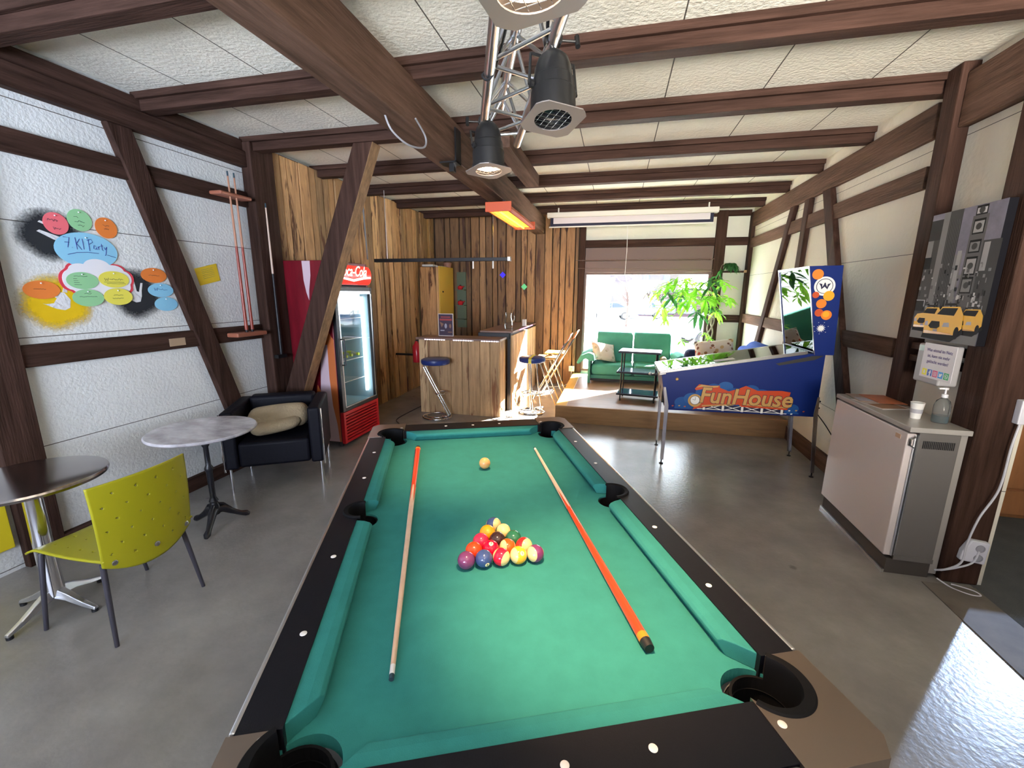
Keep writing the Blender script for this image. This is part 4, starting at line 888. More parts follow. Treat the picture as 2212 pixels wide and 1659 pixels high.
# ================================================================== steel table at the left edge
sm = thing('bistro_table','round polished steel table cut off by the left edge of the picture','table',(-2.80,1.37,0))
b = MB(); b.lathe([(0.001,0.718),(0.27,0.718),(0.298,0.722),(0.302,0.735),(0.298,0.744),(0.29,0.746),(0.001,0.746)],64); b.build('table_top', mat('dark_steel_top',(0.36,0.33,0.33),0.16,metal=1.0,var=0.2,vscale=1.5), sm, smooth=True, ang=25)
b = MB(); b.lathe([(0.001,0.09),(0.042,0.09),(0.040,0.20),(0.036,0.70),(0.07,0.718),(0.001,0.718)],28); b.build('column', m_chrome, sm, smooth=True)
for a in (math.radians(8),math.radians(98),math.radians(188),math.radians(278)):
    b = MB(); R = []
    for r, z, w_, h in ((0.02,0.105,0.030,0.025),(0.08,0.085,0.024,0.018),(0.16,0.045,0.018,0.012),(0.225,0.022,0.013,0.008)):
        n_ = Vector((-s_(a),c_(a),0)); c0 = Vector((r*c_(a),r*s_(a),z)); R.append([c0-n_*w_-Vector((0,0,h)),c0+n_*w_-Vector((0,0,h)),c0+n_*w_*0.6+Vector((0,0,h)),c0-n_*w_*0.6+Vector((0,0,h))])
    b.rings(R); ft = b.build('foot', m_alu, sm, bevel=0.004)
    b = MB(); b.lathe([(0.014,0),(0.014,0.015)],12,(0.212*c_(a),0.212*s_(a),0)); b.build('glide', m_black, sm)

# ================================================================== yellow chair
m_cy = mat('yellow_green_plywood',(0.35,0.325,0.010),0.40)
m_cl = mat('dark_grey_legs',(0.045,0.042,0.055),0.4)
yc = thing('yellow_chair','yellow-green perforated chair with dark metal legs facing the steel table','chair',(-2.43,1.46,0))
b = MB(); R = []
NX, NY = 40, 36
for i in range(NX+1):
    u = i/NX; x = -0.26+0.50*u; z = 0.452 - (0.035*((0.18-u)/0.18)**2 if u < 0.18 else 0) - 0.012*math.sin(PI*u)
    R.append([(x, -0.215+0.43*j/NY, z - 0.008*math.cos(PI*(j/NY-0.5))) for j in range(NY+1)])
V = [[b.v(p) for p in r] for r in R]
for i in range(NX):
    for j in range(NY): b.f([V[i][j],V[i+1][j],V[i+1][j+1],V[i][j+1]])
seat = b.build('seat', m_cy, yc, smooth=True, sol=0.009, ang=60)
def backpt(u, v):   # u across -1..1, v up 0..1
    y = -0.005+u*(0.222-0.012*(1-v)); z0 = 0.425-0.075*(1-u*u); z = z0 + (0.815-z0)*v + 0.012*u*v*0
    x = 0.235 + 0.03*(1-u*u) + 0.045*(1-v)**2*0 - 0.035*(v-0.4)**2 + 0.02*v
    return (x, y, z)
b = MB(); V = [[b.v(backpt(-1+2*i/48, j/44)) for i in range(49)] for j in range(45)]
for j in range(44):
    for i in range(48): b.f([V[j][i],V[j][i+1],V[j+1][i+1],V[j+1][i]])
back = b.build('backrest', m_cy, yc, smooth=True, sol=0.009, ang=60)
ctr = MB()
for j, v in enumerate((0.18,0.32,0.46,0.60,0.74,0.88)):
    for u in ((-0.62,-0.2,0.22,0.64) if j % 2 else (-0.82,-0.41,0.0,0.43,0.82)):
        p = backpt(u, v); ctr.tube([(p[0]-0.03,p[1],p[2]),(p[0]+0.03,p[1],p[2])],0.0042,8)
for i in range(5):
    for j in range(5): ctr.lathe([(0.0042,0.40),(0.0042,0.50)],8,(-0.16+0.08*i,-0.15+0.075*j,0))
ct = ctr.build('cut', m_cy, yc)
boolean(back,[ct]); boolean(seat,[ct]); bpy.data.objects.remove(ct)
for u, v in ((-0.80,0.075),(0.02,0.16),(0.84,0.075)):
    p = backpt(u, v); b = MB(); b.lathe([(0.013,0),(0.013,0.003),(0.008,0.006),(0.001,0.006)],16,(0,0,0),Matrix.Translation((p[0]+0.004,p[1],p[2])) @ Euler((0,PI/2,0)).to_matrix().to_4x4()); b.build('bolt', m_steel, yc, smooth=True)
for (tx, ty), (fx_, fy) in (((0.185,-0.185),(0.21,-0.21)),((0.185,0.185),(0.215,0.232)),((-0.20,-0.19),(-0.245,-0.215)),((-0.20,0.19),(-0.25,0.27))):
    b = MB(); b.tube([(fx_,fy,0.0),(tx,ty,0.415),(tx*0.9,ty*0.85,0.432)],[0.0095,0.0125,0.012],12); b.build('leg', m_cl, yc, smooth=True)
b = MB()
for sy in (-1,1): b.tube([(-0.19,sy*0.17,0.430),(0.20,sy*0.17,0.432),(0.246,sy*0.165,0.47)],0.010,8)
b.tube([(0.18,-0.17,0.43),(0.18,0.17,0.43)],0.009,8); b.build('seat_frame', m_cl, yc, smooth=True)
# yellow panel beyond the left post
b = MB(); b.box(XL+0.001,XL+0.03,0.7,1.545,0.16,0.60); tag(b.build('yellow_board', mat('yellow_panel',(0.75,0.60,0.02),0.45), None, bevel=0.003),'yellow board low on the left wall under the steel table','board')
# ================================================================== left wall: paint, cards, cues
def WL(y, z): return (XL, y, z)
WU, WV, WN = Vector((0,1,0)), Vector((0,0,1)), Vector((1,0,0))
# u along +Y and v up would face -X; the cards face +X, so their local x runs along +Y and outlines are extruded towards +X
def wallflat(name, shapes, parent, origin, th=0.0015, off=0.0, label=None):
    b = MB(); ml = []; O = Vector(origin)
    for sh in shapes:
        pts, m = sh[0], sh[1]; lift = sh[2] if len(sh) > 2 else 0
        if m not in ml: ml.append(m)
        b.mi = ml.index(m)
        b.prism([(p[0],p[1]) for p in pts], off+lift, off+lift+th, 'x')
    return b.build(name, ml, parent, loc=O)
spk = spray_mat('black_spray',(0.012,0.015,0.020)); spy = spray_mat('yellow_spray',(0.80,0.52,0.0)); 
m_palm = mat('bare_plaster_shape',(0.74,0.74,0.76),0.8,bump=0.6,bscale=40)
def spray(label, cy, cz, ry, rz, m, hand, rot=0):
    t = thing('spray_paint_mark', label, 'graffiti', (XL,cy,cz))
    b = MB(); n = 40; ring = [(0.0012, ry*c_(2*PI*k/n), rz*s_(2*PI*k/n)) for k in range(n)]; b.poly3(ring[::1]); b.build('paint', m, t, rot=(0,0,0))
    wallflat('hand_stencil', hand, t, (0.0016,0,0), 0.0004)
    return t
spray('black sprayed patch with a white hand print behind the pink card', 2.055,1.985,0.20,0.165, spk, [([(-0.075,0.02),(-0.06,0.03),(0.03,0.0),(0.10,-0.03),(0.09,-0.05),(0.0,-0.02)],m_palm),([(-0.06,0.075),(-0.05,0.085),(0.04,0.05),(0.04,0.035)],m_palm,0.0003)])
spray('yellow sprayed patch with a white hand print below the left orange card', 2.01,1.575,0.21,0.185, spy, [([(-0.075,0.0),(-0.06,-0.005),(-0.02,0.0),(0.0,0.03),(-0.03,0.055),(0.0,0.07),(0.045,0.065),(0.07,0.02),(0.06,-0.03),(0.03,-0.045),(-0.01,-0.035),(-0.04,-0.02)],m_palm),([(0.035,0.07),(0.05,0.11),(0.065,0.11),(0.06,0.065)],m_palm,0.0003)])
spray('black sprayed patch with a white three-fingered hand beside the yellow cards', 2.49,1.625,0.19,0.195, spk, [([(-0.055,0.0),(-0.045,-0.04),(-0.015,-0.055),(0.015,-0.05),(0.03,-0.01),(0.035,0.03),(0.05,0.085),(0.035,0.085),(0.015,0.02),(0.0,0.025),(-0.01,0.13),(-0.03,0.13),(-0.03,0.04),(-0.05,0.03)],m_palm)])
P_ = dict(pink=(0.85,0.16,0.19), green=(0.30,0.62,0.32), orange=(0.80,0.22,0.04), blue=(0.27,0.60,0.82), yellow=(0.82,0.74,0.10))
PM = {k: mat('card_'+k, v, 0.75) for k, v in P_.items()}
m_pen = mat('marker_ink',(0.03,0.03,0.05),0.6); m_penb = mat('blue_marker_ink',(0.02,0.03,0.25),0.6); m_pin = mat('pin_white',(0.8,0.8,0.8),0.3)
def scr(x0, x1, z, h=0.006, w_=0.0016, n=14, sd=1):
    rg = random.Random(sd); up = []; x = x0; pts = []
    for k in range(n+1): pts.append((x0+(x1-x0)*k/n, z+rg.uniform(-h,h)))
    return pts
def strokes(name, lines, m, parent, origin, r=0.0012):
    b = MB()
    for ln in lines: b.tube([(0.0, p[0], p[1]) for p in ln], r, 5)
    return b.build(name, m, parent, loc=origin)
def card(label, cy, cz, ry, rz, color, lines=(), rot=0.0, lift=0.004, ink=None, grp='paper cards pinned on the left wall'):
    t = thing('paper_card', label, 'paper card', (XL+lift,cy,cz), 0, grp)
    b = MB(); b.prism(ell(0,0,ry,rz,44,rot), 0, 0.0012, 'x'); b.build('card', PM[color], t)
    if lines: strokes('handwriting', lines, ink or m_pen, t, (0.0014,0,0), 0.0018 if rz > 0.1 else 0.0011)
    b = MB(); b.sphere((0.005,0.0,rz*0.72),0.0045,10,8); b.build('pin', m_pin, t, smooth=True)
    return t
card('pink oval card at the top left of the pinned cards',2.083,2.062,0.065,0.066,'pink',[scr(-0.04,0.01,0.02,0.008,sd=1),scr(-0.02,0.02,-0.03,0.008,sd=2)])
card('green oval card at the top, right of the pink one',2.214,2.101,0.068,0.068,'green',[scr(-0.03,-0.005,0.02,0.006,n=6,sd=3),scr(-0.03,0.025,-0.008,0.006,sd=4),scr(-0.015,0.02,-0.035,0.006,n=8,sd=5)])
card('small orange oval card at the top right of the pinned cards',2.362,2.073,0.067,0.068,'orange',[scr(-0.02,0.02,0.015,0.006,n=9,sd=6),scr(-0.015,0.015,-0.005,0.006,n=7,sd=7)])
# large blue card with the title in handwriting
W = [ [(-0.115,0.055),(-0.085,0.055),(-0.10,0.0)], [(-0.112,0.028),(-0.088,0.028)], [(-0.078,0.0),(-0.077,0.002)],
 [(-0.055,0.058),(-0.053,-0.008)], [(-0.032,0.052),(-0.052,0.025),(-0.03,-0.008)], [(-0.018,0.055),(-0.017,-0.005)],
 [(0.012,-0.012),(0.014,0.055)], [(0.006,0.048),(0.03,0.056),(0.036,0.04),(0.014,0.026)], [(0.052,0.018),(0.040,0.022),(0.036,0.004),(0.046,0.0),(0.052,0.012),(0.055,-0.002)],
 [(0.062,0.018),(0.064,0.0)], [(0.063,0.012),(0.072,0.02)], [(0.084,0.035),(0.083,0.0),(0.09,-0.004)], [(0.076,0.022),(0.092,0.024)], [(0.096,0.016),(0.10,0.002),(0.112,0.02)], [(0.112,0.02),(0.100,-0.025),(0.094,-0.032)],
 [(-0.108,-0.040),(-0.06,-0.026),(0.0,-0.02),(0.06,-0.022)], [(0.106,-0.028),(0.155,-0.040)] ]
bc = card('big light blue oval card with the handwritten title 7. KI Party',2.224,1.912,0.178,0.113,'blue',[[(p[0]*1.05,p[1]*1.12+0.012) for p in l] for l in W],0.0,0.006,m_penb)
def cloud_pts(s=1.0):
    pts = []
    lob = [(0.0,0.085,0.085,0.052),(0.10,0.055,0.075,0.045),(0.165,0.0,0.055,0.06),(0.15,-0.06,0.055,0.045),(0.03,-0.085,0.09,0.04),(-0.09,-0.075,0.08,0.045),(-0.17,-0.015,0.055,0.07),(-0.11,0.055,0.07,0.045)]
    for k in range(96):
        a = 2*PI*k/96; dx, dy = c_(a), s_(a); best = 0
        for cx, cy, rx, ry in lob:
            A = (dx/rx)**2+(dy/ry)**2; B = -2*(cx*dx/rx**2+cy*dy/ry**2); C_ = (cx/rx)**2+(cy/ry)**2-1; q = B*B-4*A*C_
            if q > 0: best = max(best, (-B+math.sqrt(q))/(2*A))
        pts.append((dx*best*s, dy*best*s))
    return pts
cl_ = thing('cloud_card','white cloud-shaped card with a red border under the big blue card','paper card',(XL+0.004,2.262,1.735))
wallflat('border',[(cloud_pts(1.0),mat('card_red',(0.70,0.05,0.08),0.7))],cl_,(0,0,0)); wallflat('white_field',[(cloud_pts(0.92),mat('card_white',(0.85,0.84,0.88),0.7))],cl_,(0.0018,0,0))
card('green oval card with a short list inside the cloud, upper left',2.162,1.717,0.090,0.055,'green',[scr(-0.045,0.03,0.028,0.002,n=6,sd=8),[(-0.05,0.012),(-0.03,0.012)],[(-0.05,0.0),(-0.025,0.0)],[(-0.05,-0.013),(-0.02,-0.013)],[(-0.05,-0.026),(-0.01,-0.026)]],0,0.009)
card('yellow oval card with underlined writing inside the cloud, upper right',2.350,1.730,0.095,0.056,'yellow',[[(-0.06,0.008),(-0.055,-0.01),(-0.048,0.004),(-0.042,-0.01),(-0.035,0.01)],scr(-0.03,0.055,0.0,0.006,n=16,sd=10),[(-0.065,-0.018),(0.06,-0.018)],scr(-0.05,0.07,-0.028,0.002,n=10,sd=11)],0,0.009)
card('green oval card below the cloud, left of the lower yellow one',2.176,1.606,0.090,0.056,'green',[scr(-0.05,0.05,0.008,0.003,n=16,sd=12),scr(-0.02,0.02,0.028,0.004,n=8,sd=13)],0,0.010)
card('pale yellow oval card below the cloud on the right',2.357,1.613,0.091,0.058,'yellow',[scr(-0.03,0.03,0.01,0.003,n=8,sd=14),scr(-0.04,0.03,-0.012,0.003,n=8,sd=15)],0,0.011)
card('orange oval card at the far left over the yellow spray paint',1.944,1.657,0.090,0.055,'orange',[scr(-0.04,0.02,0.005,0.003,n=9,sd=16)])
card('orange oval card on the right, above two small blue ones',2.630,1.768,0.095,0.055,'orange',[scr(-0.04,0.04,0.0,0.003,n=9,sd=17)])
card('small light blue oval card reading Woman, middle of the right column',2.663,1.658,0.097,0.052,'blue',[[(-0.05,0.018),(-0.044,-0.002),(-0.037,0.012),(-0.03,-0.002),(-0.024,0.018)],scr(-0.02,0.05,0.006,0.006,n=11,sd=19)],0,0.006,m_penb)
card('small light blue oval card at the bottom right of the pinned cards',2.690,1.553,0.090,0.053,'blue',[])
yn = thing('paper_note','tilted square yellow note with printed lines, right of the diagonal timber','note',(XL+0.003,3.085,1.79))
b = MB(); b.prism([(-0.118,0.045),(0.095,0.10),(0.115,-0.045),(-0.085,-0.092)],0,0.0012,'x'); b.build('paper', mat('note_yellow',(0.78,0.55,0.03),0.7), yn)
strokes('printed_lines',[[(-0.06+0.003*k,0.035-0.014*k),(0.055+0.003*k,0.065-0.014*k)] for k in range(6)]+[[(-0.01,0.075),(0.03,0.085)]],mat('print_teal',(0.05,0.16,0.18),0.6),yn,(0.0014,0,0),0.0009)
tg = MB(); tg.box(XL+0.035,XL+0.038,2.64,2.77,1.225,1.285); tag(tg.build('paper_label', mat('label_tan',(0.40,0.28,0.18),0.7), None),'blank tan paper label stuck on the left wall rail','label')
# cues standing in a wall rack
cr = thing('cue_rack','red-brown two-piece wooden cue rack on the left wall','cue rack',(XL,3.33,0))
m_rk = mat('rack_wood',(0.34,0.12,0.07),0.4)
b = MB(); b.box(0.035,0.16,-0.16,0.17,2.455,2.485); b.build('upper_holder', m_rk, cr, bevel=0.012, seg=3)
b = MB(); b.box(0.035,0.16,-0.17,0.17,1.245,1.285); b.build('lower_holder', m_rk, cr, bevel=0.012, seg=3)
def wallcue(y, x, label, z0=1.286, z1=2.66, grp='cues standing in the wall rack', dark=False):
    t = thing('pool_cue', label, 'pool cue', (x,y,z0), 0, grp); Ln = z1-z0
    b = MB(); b.tube([(0,0,0.0),(0,0,0.02)],[0.0125,0.0145],14); b.build('bumper', m_black, t, smooth=True)
    b = MB(); b.tube([(0,0,0.02),(0,0,0.55*Ln)],[0.0145,0.0105],14); b.build('butt', m_black if dark else mat('cue_brown_red',(0.28,0.05,0.03),0.3), t, smooth=True)
    b = MB(); b.tube([(0,0,0.55*Ln),(0,0,Ln-0.04)],[0.0105,0.0066],12); b.build('shaft', mat('pale_shaft',(0.62,0.46,0.36),0.4) if dark else mat('reddish_shaft',(0.42,0.20,0.12),0.35), t, smooth=True)
    b = MB(); b.tube([(0,0,Ln-0.04),(0,0,Ln)],[0.0066,0.0062],12); b.build('tip', m_tip, t, smooth=True)
wallcue(3.29,XL+0.13,'brown-red pool cue in the wall rack, left of the pair'); wallcue(3.355,XL+0.13,'brown-red pool cue in the wall rack, right of the pair')
wallcue(3.555+0.11,XL+0.145,'dark-butted cue with pale shaft leaning on the corner post',1.03,2.47,None,True)
b = MB(); b.box(XL+0.115,XL+0.165,3.60,3.72,0.995,1.028); b.build('x', m_bmet) ; o = bpy.data.objects['x']; o.name = 'cue_holder'; tag(o,'small dark shelf on the corner post carrying the single cue','holder')

# ================================================================== pinball machine
m_pbl = mat('pinball_blue',(0.003,0.017,0.135),0.35,spec=0.25); m_plb = mat('pinball_cloud_blue',(0.012,0.075,0.26),0.35,spec=0.25); m_plb2 = mat('pinball_cloud_blue_light',(0.018,0.095,0.29),0.35,spec=0.25)
m_leg = mat('chrome_leg',(0.55,0.55,0.58),0.22,metal=1.0)
pb = thing('pinball_machine','blue pinball machine with a lettered side panel and tall backbox','pinball machine',(0,0,0))
Y0, Y1 = 4.24, 4.80
side = [(0.52,0.555),(0.455,0.92),(1.68,1.145),(1.80,1.145),(1.80,0.575)]
b = MB(); b.prism(side, Y0, Y0+0.02,'y'); b.prism(side, Y1-0.02, Y1,'y'); b.prism([(0.52,0.555),(0.455,0.92),(0.475,0.92),(0.54,0.555)],Y0+0.02,Y1-0.02,'y'); b.prism([(1.78,0.575),(1.80,0.575),(1.80,1.145),(1.78,1.145)],Y0+0.02,Y1-0.02,'y'); b.prism([(0.52,0.555),(1.80,0.575),(1.80,0.59),(0.52,0.57)],Y0+0.02,Y1-0.02,'y')
b.build('cabinet', m_pbl, pb, bevel=0.002)
def railp(y0, y1): 
    b = MB(); b.prism([(0.44,0.905),(0.44,0.935),(1.66,1.168),(1.66,1.138)],y0,y1,'y'); b.build('side_rail', m_leg, pb, bevel=0.003)
railp(Y0-0.006,Y0+0.028); railp(Y1-0.028,Y1+0.006)
b = MB(); b.prism([(0.435,0.885),(0.435,0.932),(0.50,0.947),(0.50,0.90)],Y0-0.004,Y1+0.004,'y'); b.build('lockdown_bar', m_leg, pb, bevel=0.006)
m_pglass = bpy.data.materials.new('playfield_glass'); m_pglass.use_nodes = True; nt = m_pglass.node_tree; nt.nodes.remove(nt.nodes['Principled BSDF'])
tr = nd(nt,'ShaderNodeBsdfTransparent'); gl = nd(nt,'ShaderNodeBsdfGlossy', i_Roughness=0.02); mx = nd(nt,'ShaderNodeMixShader'); fz = nd(nt,'ShaderNodeFresnel', i_IOR=1.7)
nt.links.new(fz.outputs[0], mx.inputs[0]); nt.links.new(tr.outputs[0], mx.inputs[1]); nt.links.new(gl.outputs[0], mx.inputs[2]); nt.links.new(mx.outputs[0], nt.nodes['Material Output'].inputs[0])
b = MB(); b.prism([(0.49,0.940),(0.49,0.944),(1.66,1.166),(1.66,1.162)],Y0+0.028,Y1-0.028,'y'); b.build('playfield_glass', m_pglass, pb)
b = MB(); b.prism([(0.50,0.84),(0.50,0.85),(1.66,0.99),(1.66,0.98)],Y0+0.02,Y1-0.02,'y'); pfd = b.build('playfield', mat('playfield_print',(0.12,0.20,0.14),0.3,var=0.8,vscale=9,dark=(0.35,0.10,0.04)), pb)
for k in range(9):
    x = 0.62+0.11*k; y_ = Y0+0.12+0.32*((k*0.37) % 1); z = 0.85+0.1207*(x-0.5)
    b = MB(); b.lathe([(0.025,0),(0.025,0.035),(0.034,0.04),(0.034,0.05),(0.001,0.055)],16,(x,y_,z)); b.build('bumper', [m_red,m_white,mat('bumper_yellow',(0.8,0.55,0.05),0.3)][k % 3], pfd, smooth=True)
b = MB(); b.box(-0.085,0.085,-0.05,0.05,0,0.001); o = b.build('paper_slip', m_white, None); o.matrix_world = Matrix.Translation((1.02,4.36,1.0470)) @ Euler((0,-math.atan(0.1897),0)).to_matrix().to_4x4(); tag(o,'small white paper slip lying on the pinball playfield glass','paper')
# backbox
bbp = [(1.553,1.885),(1.80,1.89),(1.835,1.145),(1.69,1.145)]
BY0, BY1 = 4.175, 4.90
b = MB(); b.prism(bbp, BY0, BY0+0.02,'y'); b.prism(bbp, BY1-0.02, BY1,'y'); b.prism([(1.553,1.885),(1.80,1.89),(1.80,1.87),(1.556,1.865)],BY0+0.02,BY1-0.02,'y'); b.prism([(1.78,1.885),(1.80,1.885),(1.835,1.145),(1.815,1.145)],BY0+0.02,BY1-0.02,'y'); b.prism([(1.69,1.145),(1.835,1.145),(1.835,1.165),(1.687,1.165)],BY0+0.02,BY1-0.02,'y')
bbx = b.build('backbox', m_pbl, pb, bevel=0.002)
nrm = Vector((-(1.885-1.145),0,-(1.69-1.553))).normalized()*-1
def bbfront(u, v): # u from near to far 0..1, v bottom to top
    return Vector((1.69+(1.553-1.69)*v, BY0+(BY1-BY0)*u, 1.145+(1.885-1.145)*v))
Ux = Vector((0,1,0)); Vx = (bbfront(0,1)-bbfront(0,0)).normalized(); Hb = (bbfront(0,1)-bbfront(0,0)).length; Wb = BY1-BY0
N_ = Ux.cross(Vx); flipx = N_.x > 0
def bfl(name, shapes, m_off, th, parent, label=None):
    # shapes given with u to the right as the player sees it (far side = left for the player looking +X)
    return flat(name, [( [(-p[0],p[1]) for p in s[0]], *s[1:]) for s in shapes], parent, bbfront(0,0)+Vector((0,Wb,0)), -Ux if False else Vector((0,1,0)), Vx, th, m_off, label)
fl_ = (-Ux).cross(Vx)   # outward (towards the player)
def front(name, shapes, parent, th=0.002, off=0.0, label=None): return flat(name, shapes, parent, bbfront(1,0), -Ux, Vx, th, off, label)
fsgn = 1 if fl_.x < 0 else -1
m_bg = mat('backglass_dark',(0.012,0.015,0.06),0.15); m_bg2 = mat('backglass_teal',(0.03,0.16,0.18),0.1,var=0.7,vscale=8)
m_bo = mat('backglass_orange',(0.45,0.15,0.05),0.2)
b = MB(); 
front('backglass',[(rc(0.02,0.20,Wb-0.02,Hb-0.02),m_bg),([(0.10,0.62),(0.25,0.66),(0.45,0.60),(0.5,0.5),(0.3,0.45),(0.12,0.5)],m_bo,0.002*fsgn),([(0.05,0.25),(0.25,0.3),(0.5,0.26),(0.66,0.3),(0.66,0.42),(0.4,0.4),(0.1,0.42)],m_bg2,0.002*fsgn)],bbx,0.002*fsgn,-0.016*fsgn)
front('score_panel',[(rc(0.02,0.02,Wb-0.02,0.20),m_bg2),(rc(0.16,0.06,0.54,0.15),m_bg,0.002*fsgn)],bbx,0.002*fsgn,-0.014*fsgn)
front('backbox_glass',[(rc(0.018,0.018,Wb-0.018,Hb-0.018),m_pglass)],bbx,0.002*fsgn,-0.006*fsgn)
front('trim_frame',[(rc(0,0,Wb,0.018),m_leg),(rc(0,Hb-0.018,Wb,Hb),m_leg),(rc(0,0.018,0.016,Hb-0.018),m_leg),(rc(Wb-0.016,0.018,Wb,Hb-0.018),m_leg)],bbx,0.004*fsgn,0)
# side art of the backbox (near side faces -Y: x right, z up)
def sideart(name, shapes, parent, y, label=None, th=0.0006):
    if name in ('lattice_art','sign_art','confetti_art'): y -= 0.0045
    return flat(name, shapes, parent, (0,y,0), (1,0,0), (0,0,1), th, 0.0, label)
m_ob = mat('art_orange',(0.75,0.20,0.02),0.3); m_ob2 = mat('art_yellow_orange',(0.82,0.36,0.02),0.3); m_od = mat('art_red_orange',(0.50,0.07,0.015),0.3); m_aw = mat('art_white',(0.75,0.75,0.72),0.35); m_an = mat('art_navy',(0.004,0.006,0.04),0.35)
emb = []
EX, EZ = 1.685, 1.722
emb += [(ell(EX,EZ,0.078,0.078,36),m_aw),(ell(EX,EZ,0.062,0.062,36),m_an,0.0006),(ell(EX,EZ,0.057,0.057,36),m_aw,0.0012)]
Wm = [(-0.040,0.022),(-0.018,0.016),(-0.016,-0.006),(-0.008,0.010),(-0.003,0.026),(0.003,0.026),(0.008,0.010),(0.016,-0.006),(0.018,0.016),(0.040,0.022),(0.026,-0.002),(0.020,-0.024),(0.006,-0.010),(0.0,-0.004),(-0.006,-0.010),(-0.020,-0.024),(-0.026,-0.002)]
emb += [([(EX+x*1.1,EZ+z*1.1) for x,z in Wm],m_an,0.0018)]
sideart('emblem',emb,bbx,BY0)
circ = [(1.622,1.818,0.042,m_ob),(1.725,1.643,0.041,m_ob2),(1.628,1.65,0.026,m_od),(1.678,1.578,0.038,m_ob),(1.670,1.503,0.032,m_od),(1.728,1.484,0.040,m_ob),(1.724,1.490,0.025,m_ob2)]
for i,(x,z,r,m) in enumerate(circ): sideart('side_disc',[(ell(x,z,r,r,28),m,0.003+0.0006*i)],bbx,BY0)
star = [(1.705+(0.036 if k%2 else 0.018)*c_(2*PI*k/26), 1.372+(0.036 if k%2 else 0.018)*s_(2*PI*k/26)) for k in range(26)]
sideart('side_splash',[(star,m_aw)]+[([(1.705+0.055*c_(a)-0.004,1.372+0.05*s_(a)),(1.705+0.055*c_(a)+0.004,1.372+0.05*s_(a)+0.003),(1.705+0.055*c_(a),1.372+0.05*s_(a)+0.006)],m_aw) for a in (0.3,1.2,2.0,2.9,3.8,4.6,5.5)],bbx,BY0)
# side art of the cabinet: clouds, lettered sign with lattice, clock
def cloud(cx, cz, lobes): return [(ell(cx+x,cz+z,r,r*0.8,24),m) for x,z,r,m in lobes]
art = []
cl1 = [(0.67,0.62,0.075),(0.75,0.68,0.075),(0.85,0.745,0.075),(0.93,0.79,0.06),(1.03,0.81,0.065),(1.25,0.79,0.065),(1.34,0.76,0.06),(1.45,0.71,0.075),(1.53,0.67,0.06),(1.60,0.64,0.055),(0.95,0.68,0.13),(1.12,0.70,0.14),(1.30,0.68,0.13)]
base_ = [(0.60,0.575),(0.60,0.60),(0.66,0.68),(0.80,0.74),(0.95,0.78),(1.2,0.79),(1.4,0.74),(1.55,0.66),(1.66,0.60),(1.66,0.59)]
art.append((base_,m_plb))
for i,(x,z,r) in enumerate(cl1): art.append((ell(x,max(z,0.58+r*0.75),r,r*0.75,28),m_plb2 if i % 3 == 1 else m_plb,0.0003*(i+1)))
sideart('cloud_art',art,pb,Y0)
lat = []
for k in range(5):
    x = 0.86+0.165*k; lat.append((rc(x-0.010,0.580,x+0.010,0.640),m_aw,0.002))
for k in range(4):
    x = 0.87+0.165*k; lat.append(([(x,0.590),(x+0.006,0.586),(x+0.145,0.632),(x+0.139,0.636)],m_aw,0.0016)); lat.append(([(x,0.632),(x+0.006,0.636),(x+0.145,0.590),(x+0.139,0.586)],m_aw,0.0012))
lat.append((rc(0.80,0.586,1.56,0.592),m_aw,0.0024)); lat.insert(0,(rc(0.84,0.580,1.54,0.636),m_an,0.0006))
sideart('lattice_art',lat,pb,Y0)
m_lr = mat('letter_red',(0.50,0.055,0.012),0.3); m_ly = mat('letter_gold',(0.50,0.29,0.09),0.3)
sg = [([(0.76,0.575),(0.80,0.59),(0.95,0.625),(1.13,0.645),(1.155,0.650),(1.18,0.63),(1.56,0.625),(1.575,0.66),(1.56,0.73),(1.57,0.79),(1.50,0.80),(1.30,0.79),(1.20,0.83),(1.14,0.80),(1.06,0.77),(0.98,0.80),(0.98,0.82),(0.90,0.815),(0.80,0.825),(0.765,0.78),(0.775,0.765),(0.86,0.785),(0.83,0.70),(0.79,0.64)],m_lr,0.003),
      (ell(0.775,0.665,0.062,0.062,32),m_ly,0.0036),(ell(0.775,0.668,0.044,0.044,32),m_an,0.0042),(ell(0.775,0.668,0.040,0.040,32),m_aw,0.0048),(rc(0.774,0.668,0.777,0.70),m_an,0.0054),([(0.775,0.667),(0.775,0.670),(0.752,0.680),(0.752,0.677)],m_an,0.0054),
      ([(0.84,0.612),(1.11,0.640),(1.13,0.660),(1.12,0.664),(1.10,0.652),(0.84,0.625)],m_ly,0.0036),([(1.19,0.648),(1.55,0.640),(1.55,0.652),(1.18,0.660)],m_ly,0.0036),
      ([(0.775,0.79),(0.82,0.822),(0.90,0.812),(0.97,0.82),(0.965,0.805),(0.90,0.795),(0.83,0.802)],m_ly,0.0036)]
sideart('sign_art',sg,pb,Y0)
def rot_text(n, body, size, m, x, z, off, bold, sx, sh=0.15): return text(n, body, size, m, pb, (x, Y0-off, z), (1,0,0.0), (0,0,1), 0.0005, shear=sh, bold=bold, sx=sx)
rot_text('lettering_outline','FunHouse',0.205,m_an,1.20,0.715,0.0095,0.0085,0.93); rot_text('lettering','FunHouse',0.205,m_ly,1.20,0.715,0.0108,0.0045,0.93)
conf = []
for x, z, m in ((0.58,0.60,m_od),(0.64,0.605,m_ly),(0.69,0.60,m_od),(1.58,0.62,m_aw),(1.635,0.625,m_ly),(1.695,0.62,m_od),(1.60,0.59,m_aw)): conf.append(([(x-0.010,z-0.004),(x+0.004,z-0.006),(x+0.011,z+0.004),(x-0.004,z+0.006)],m))
sideart('confetti_art',conf,pb,Y0)
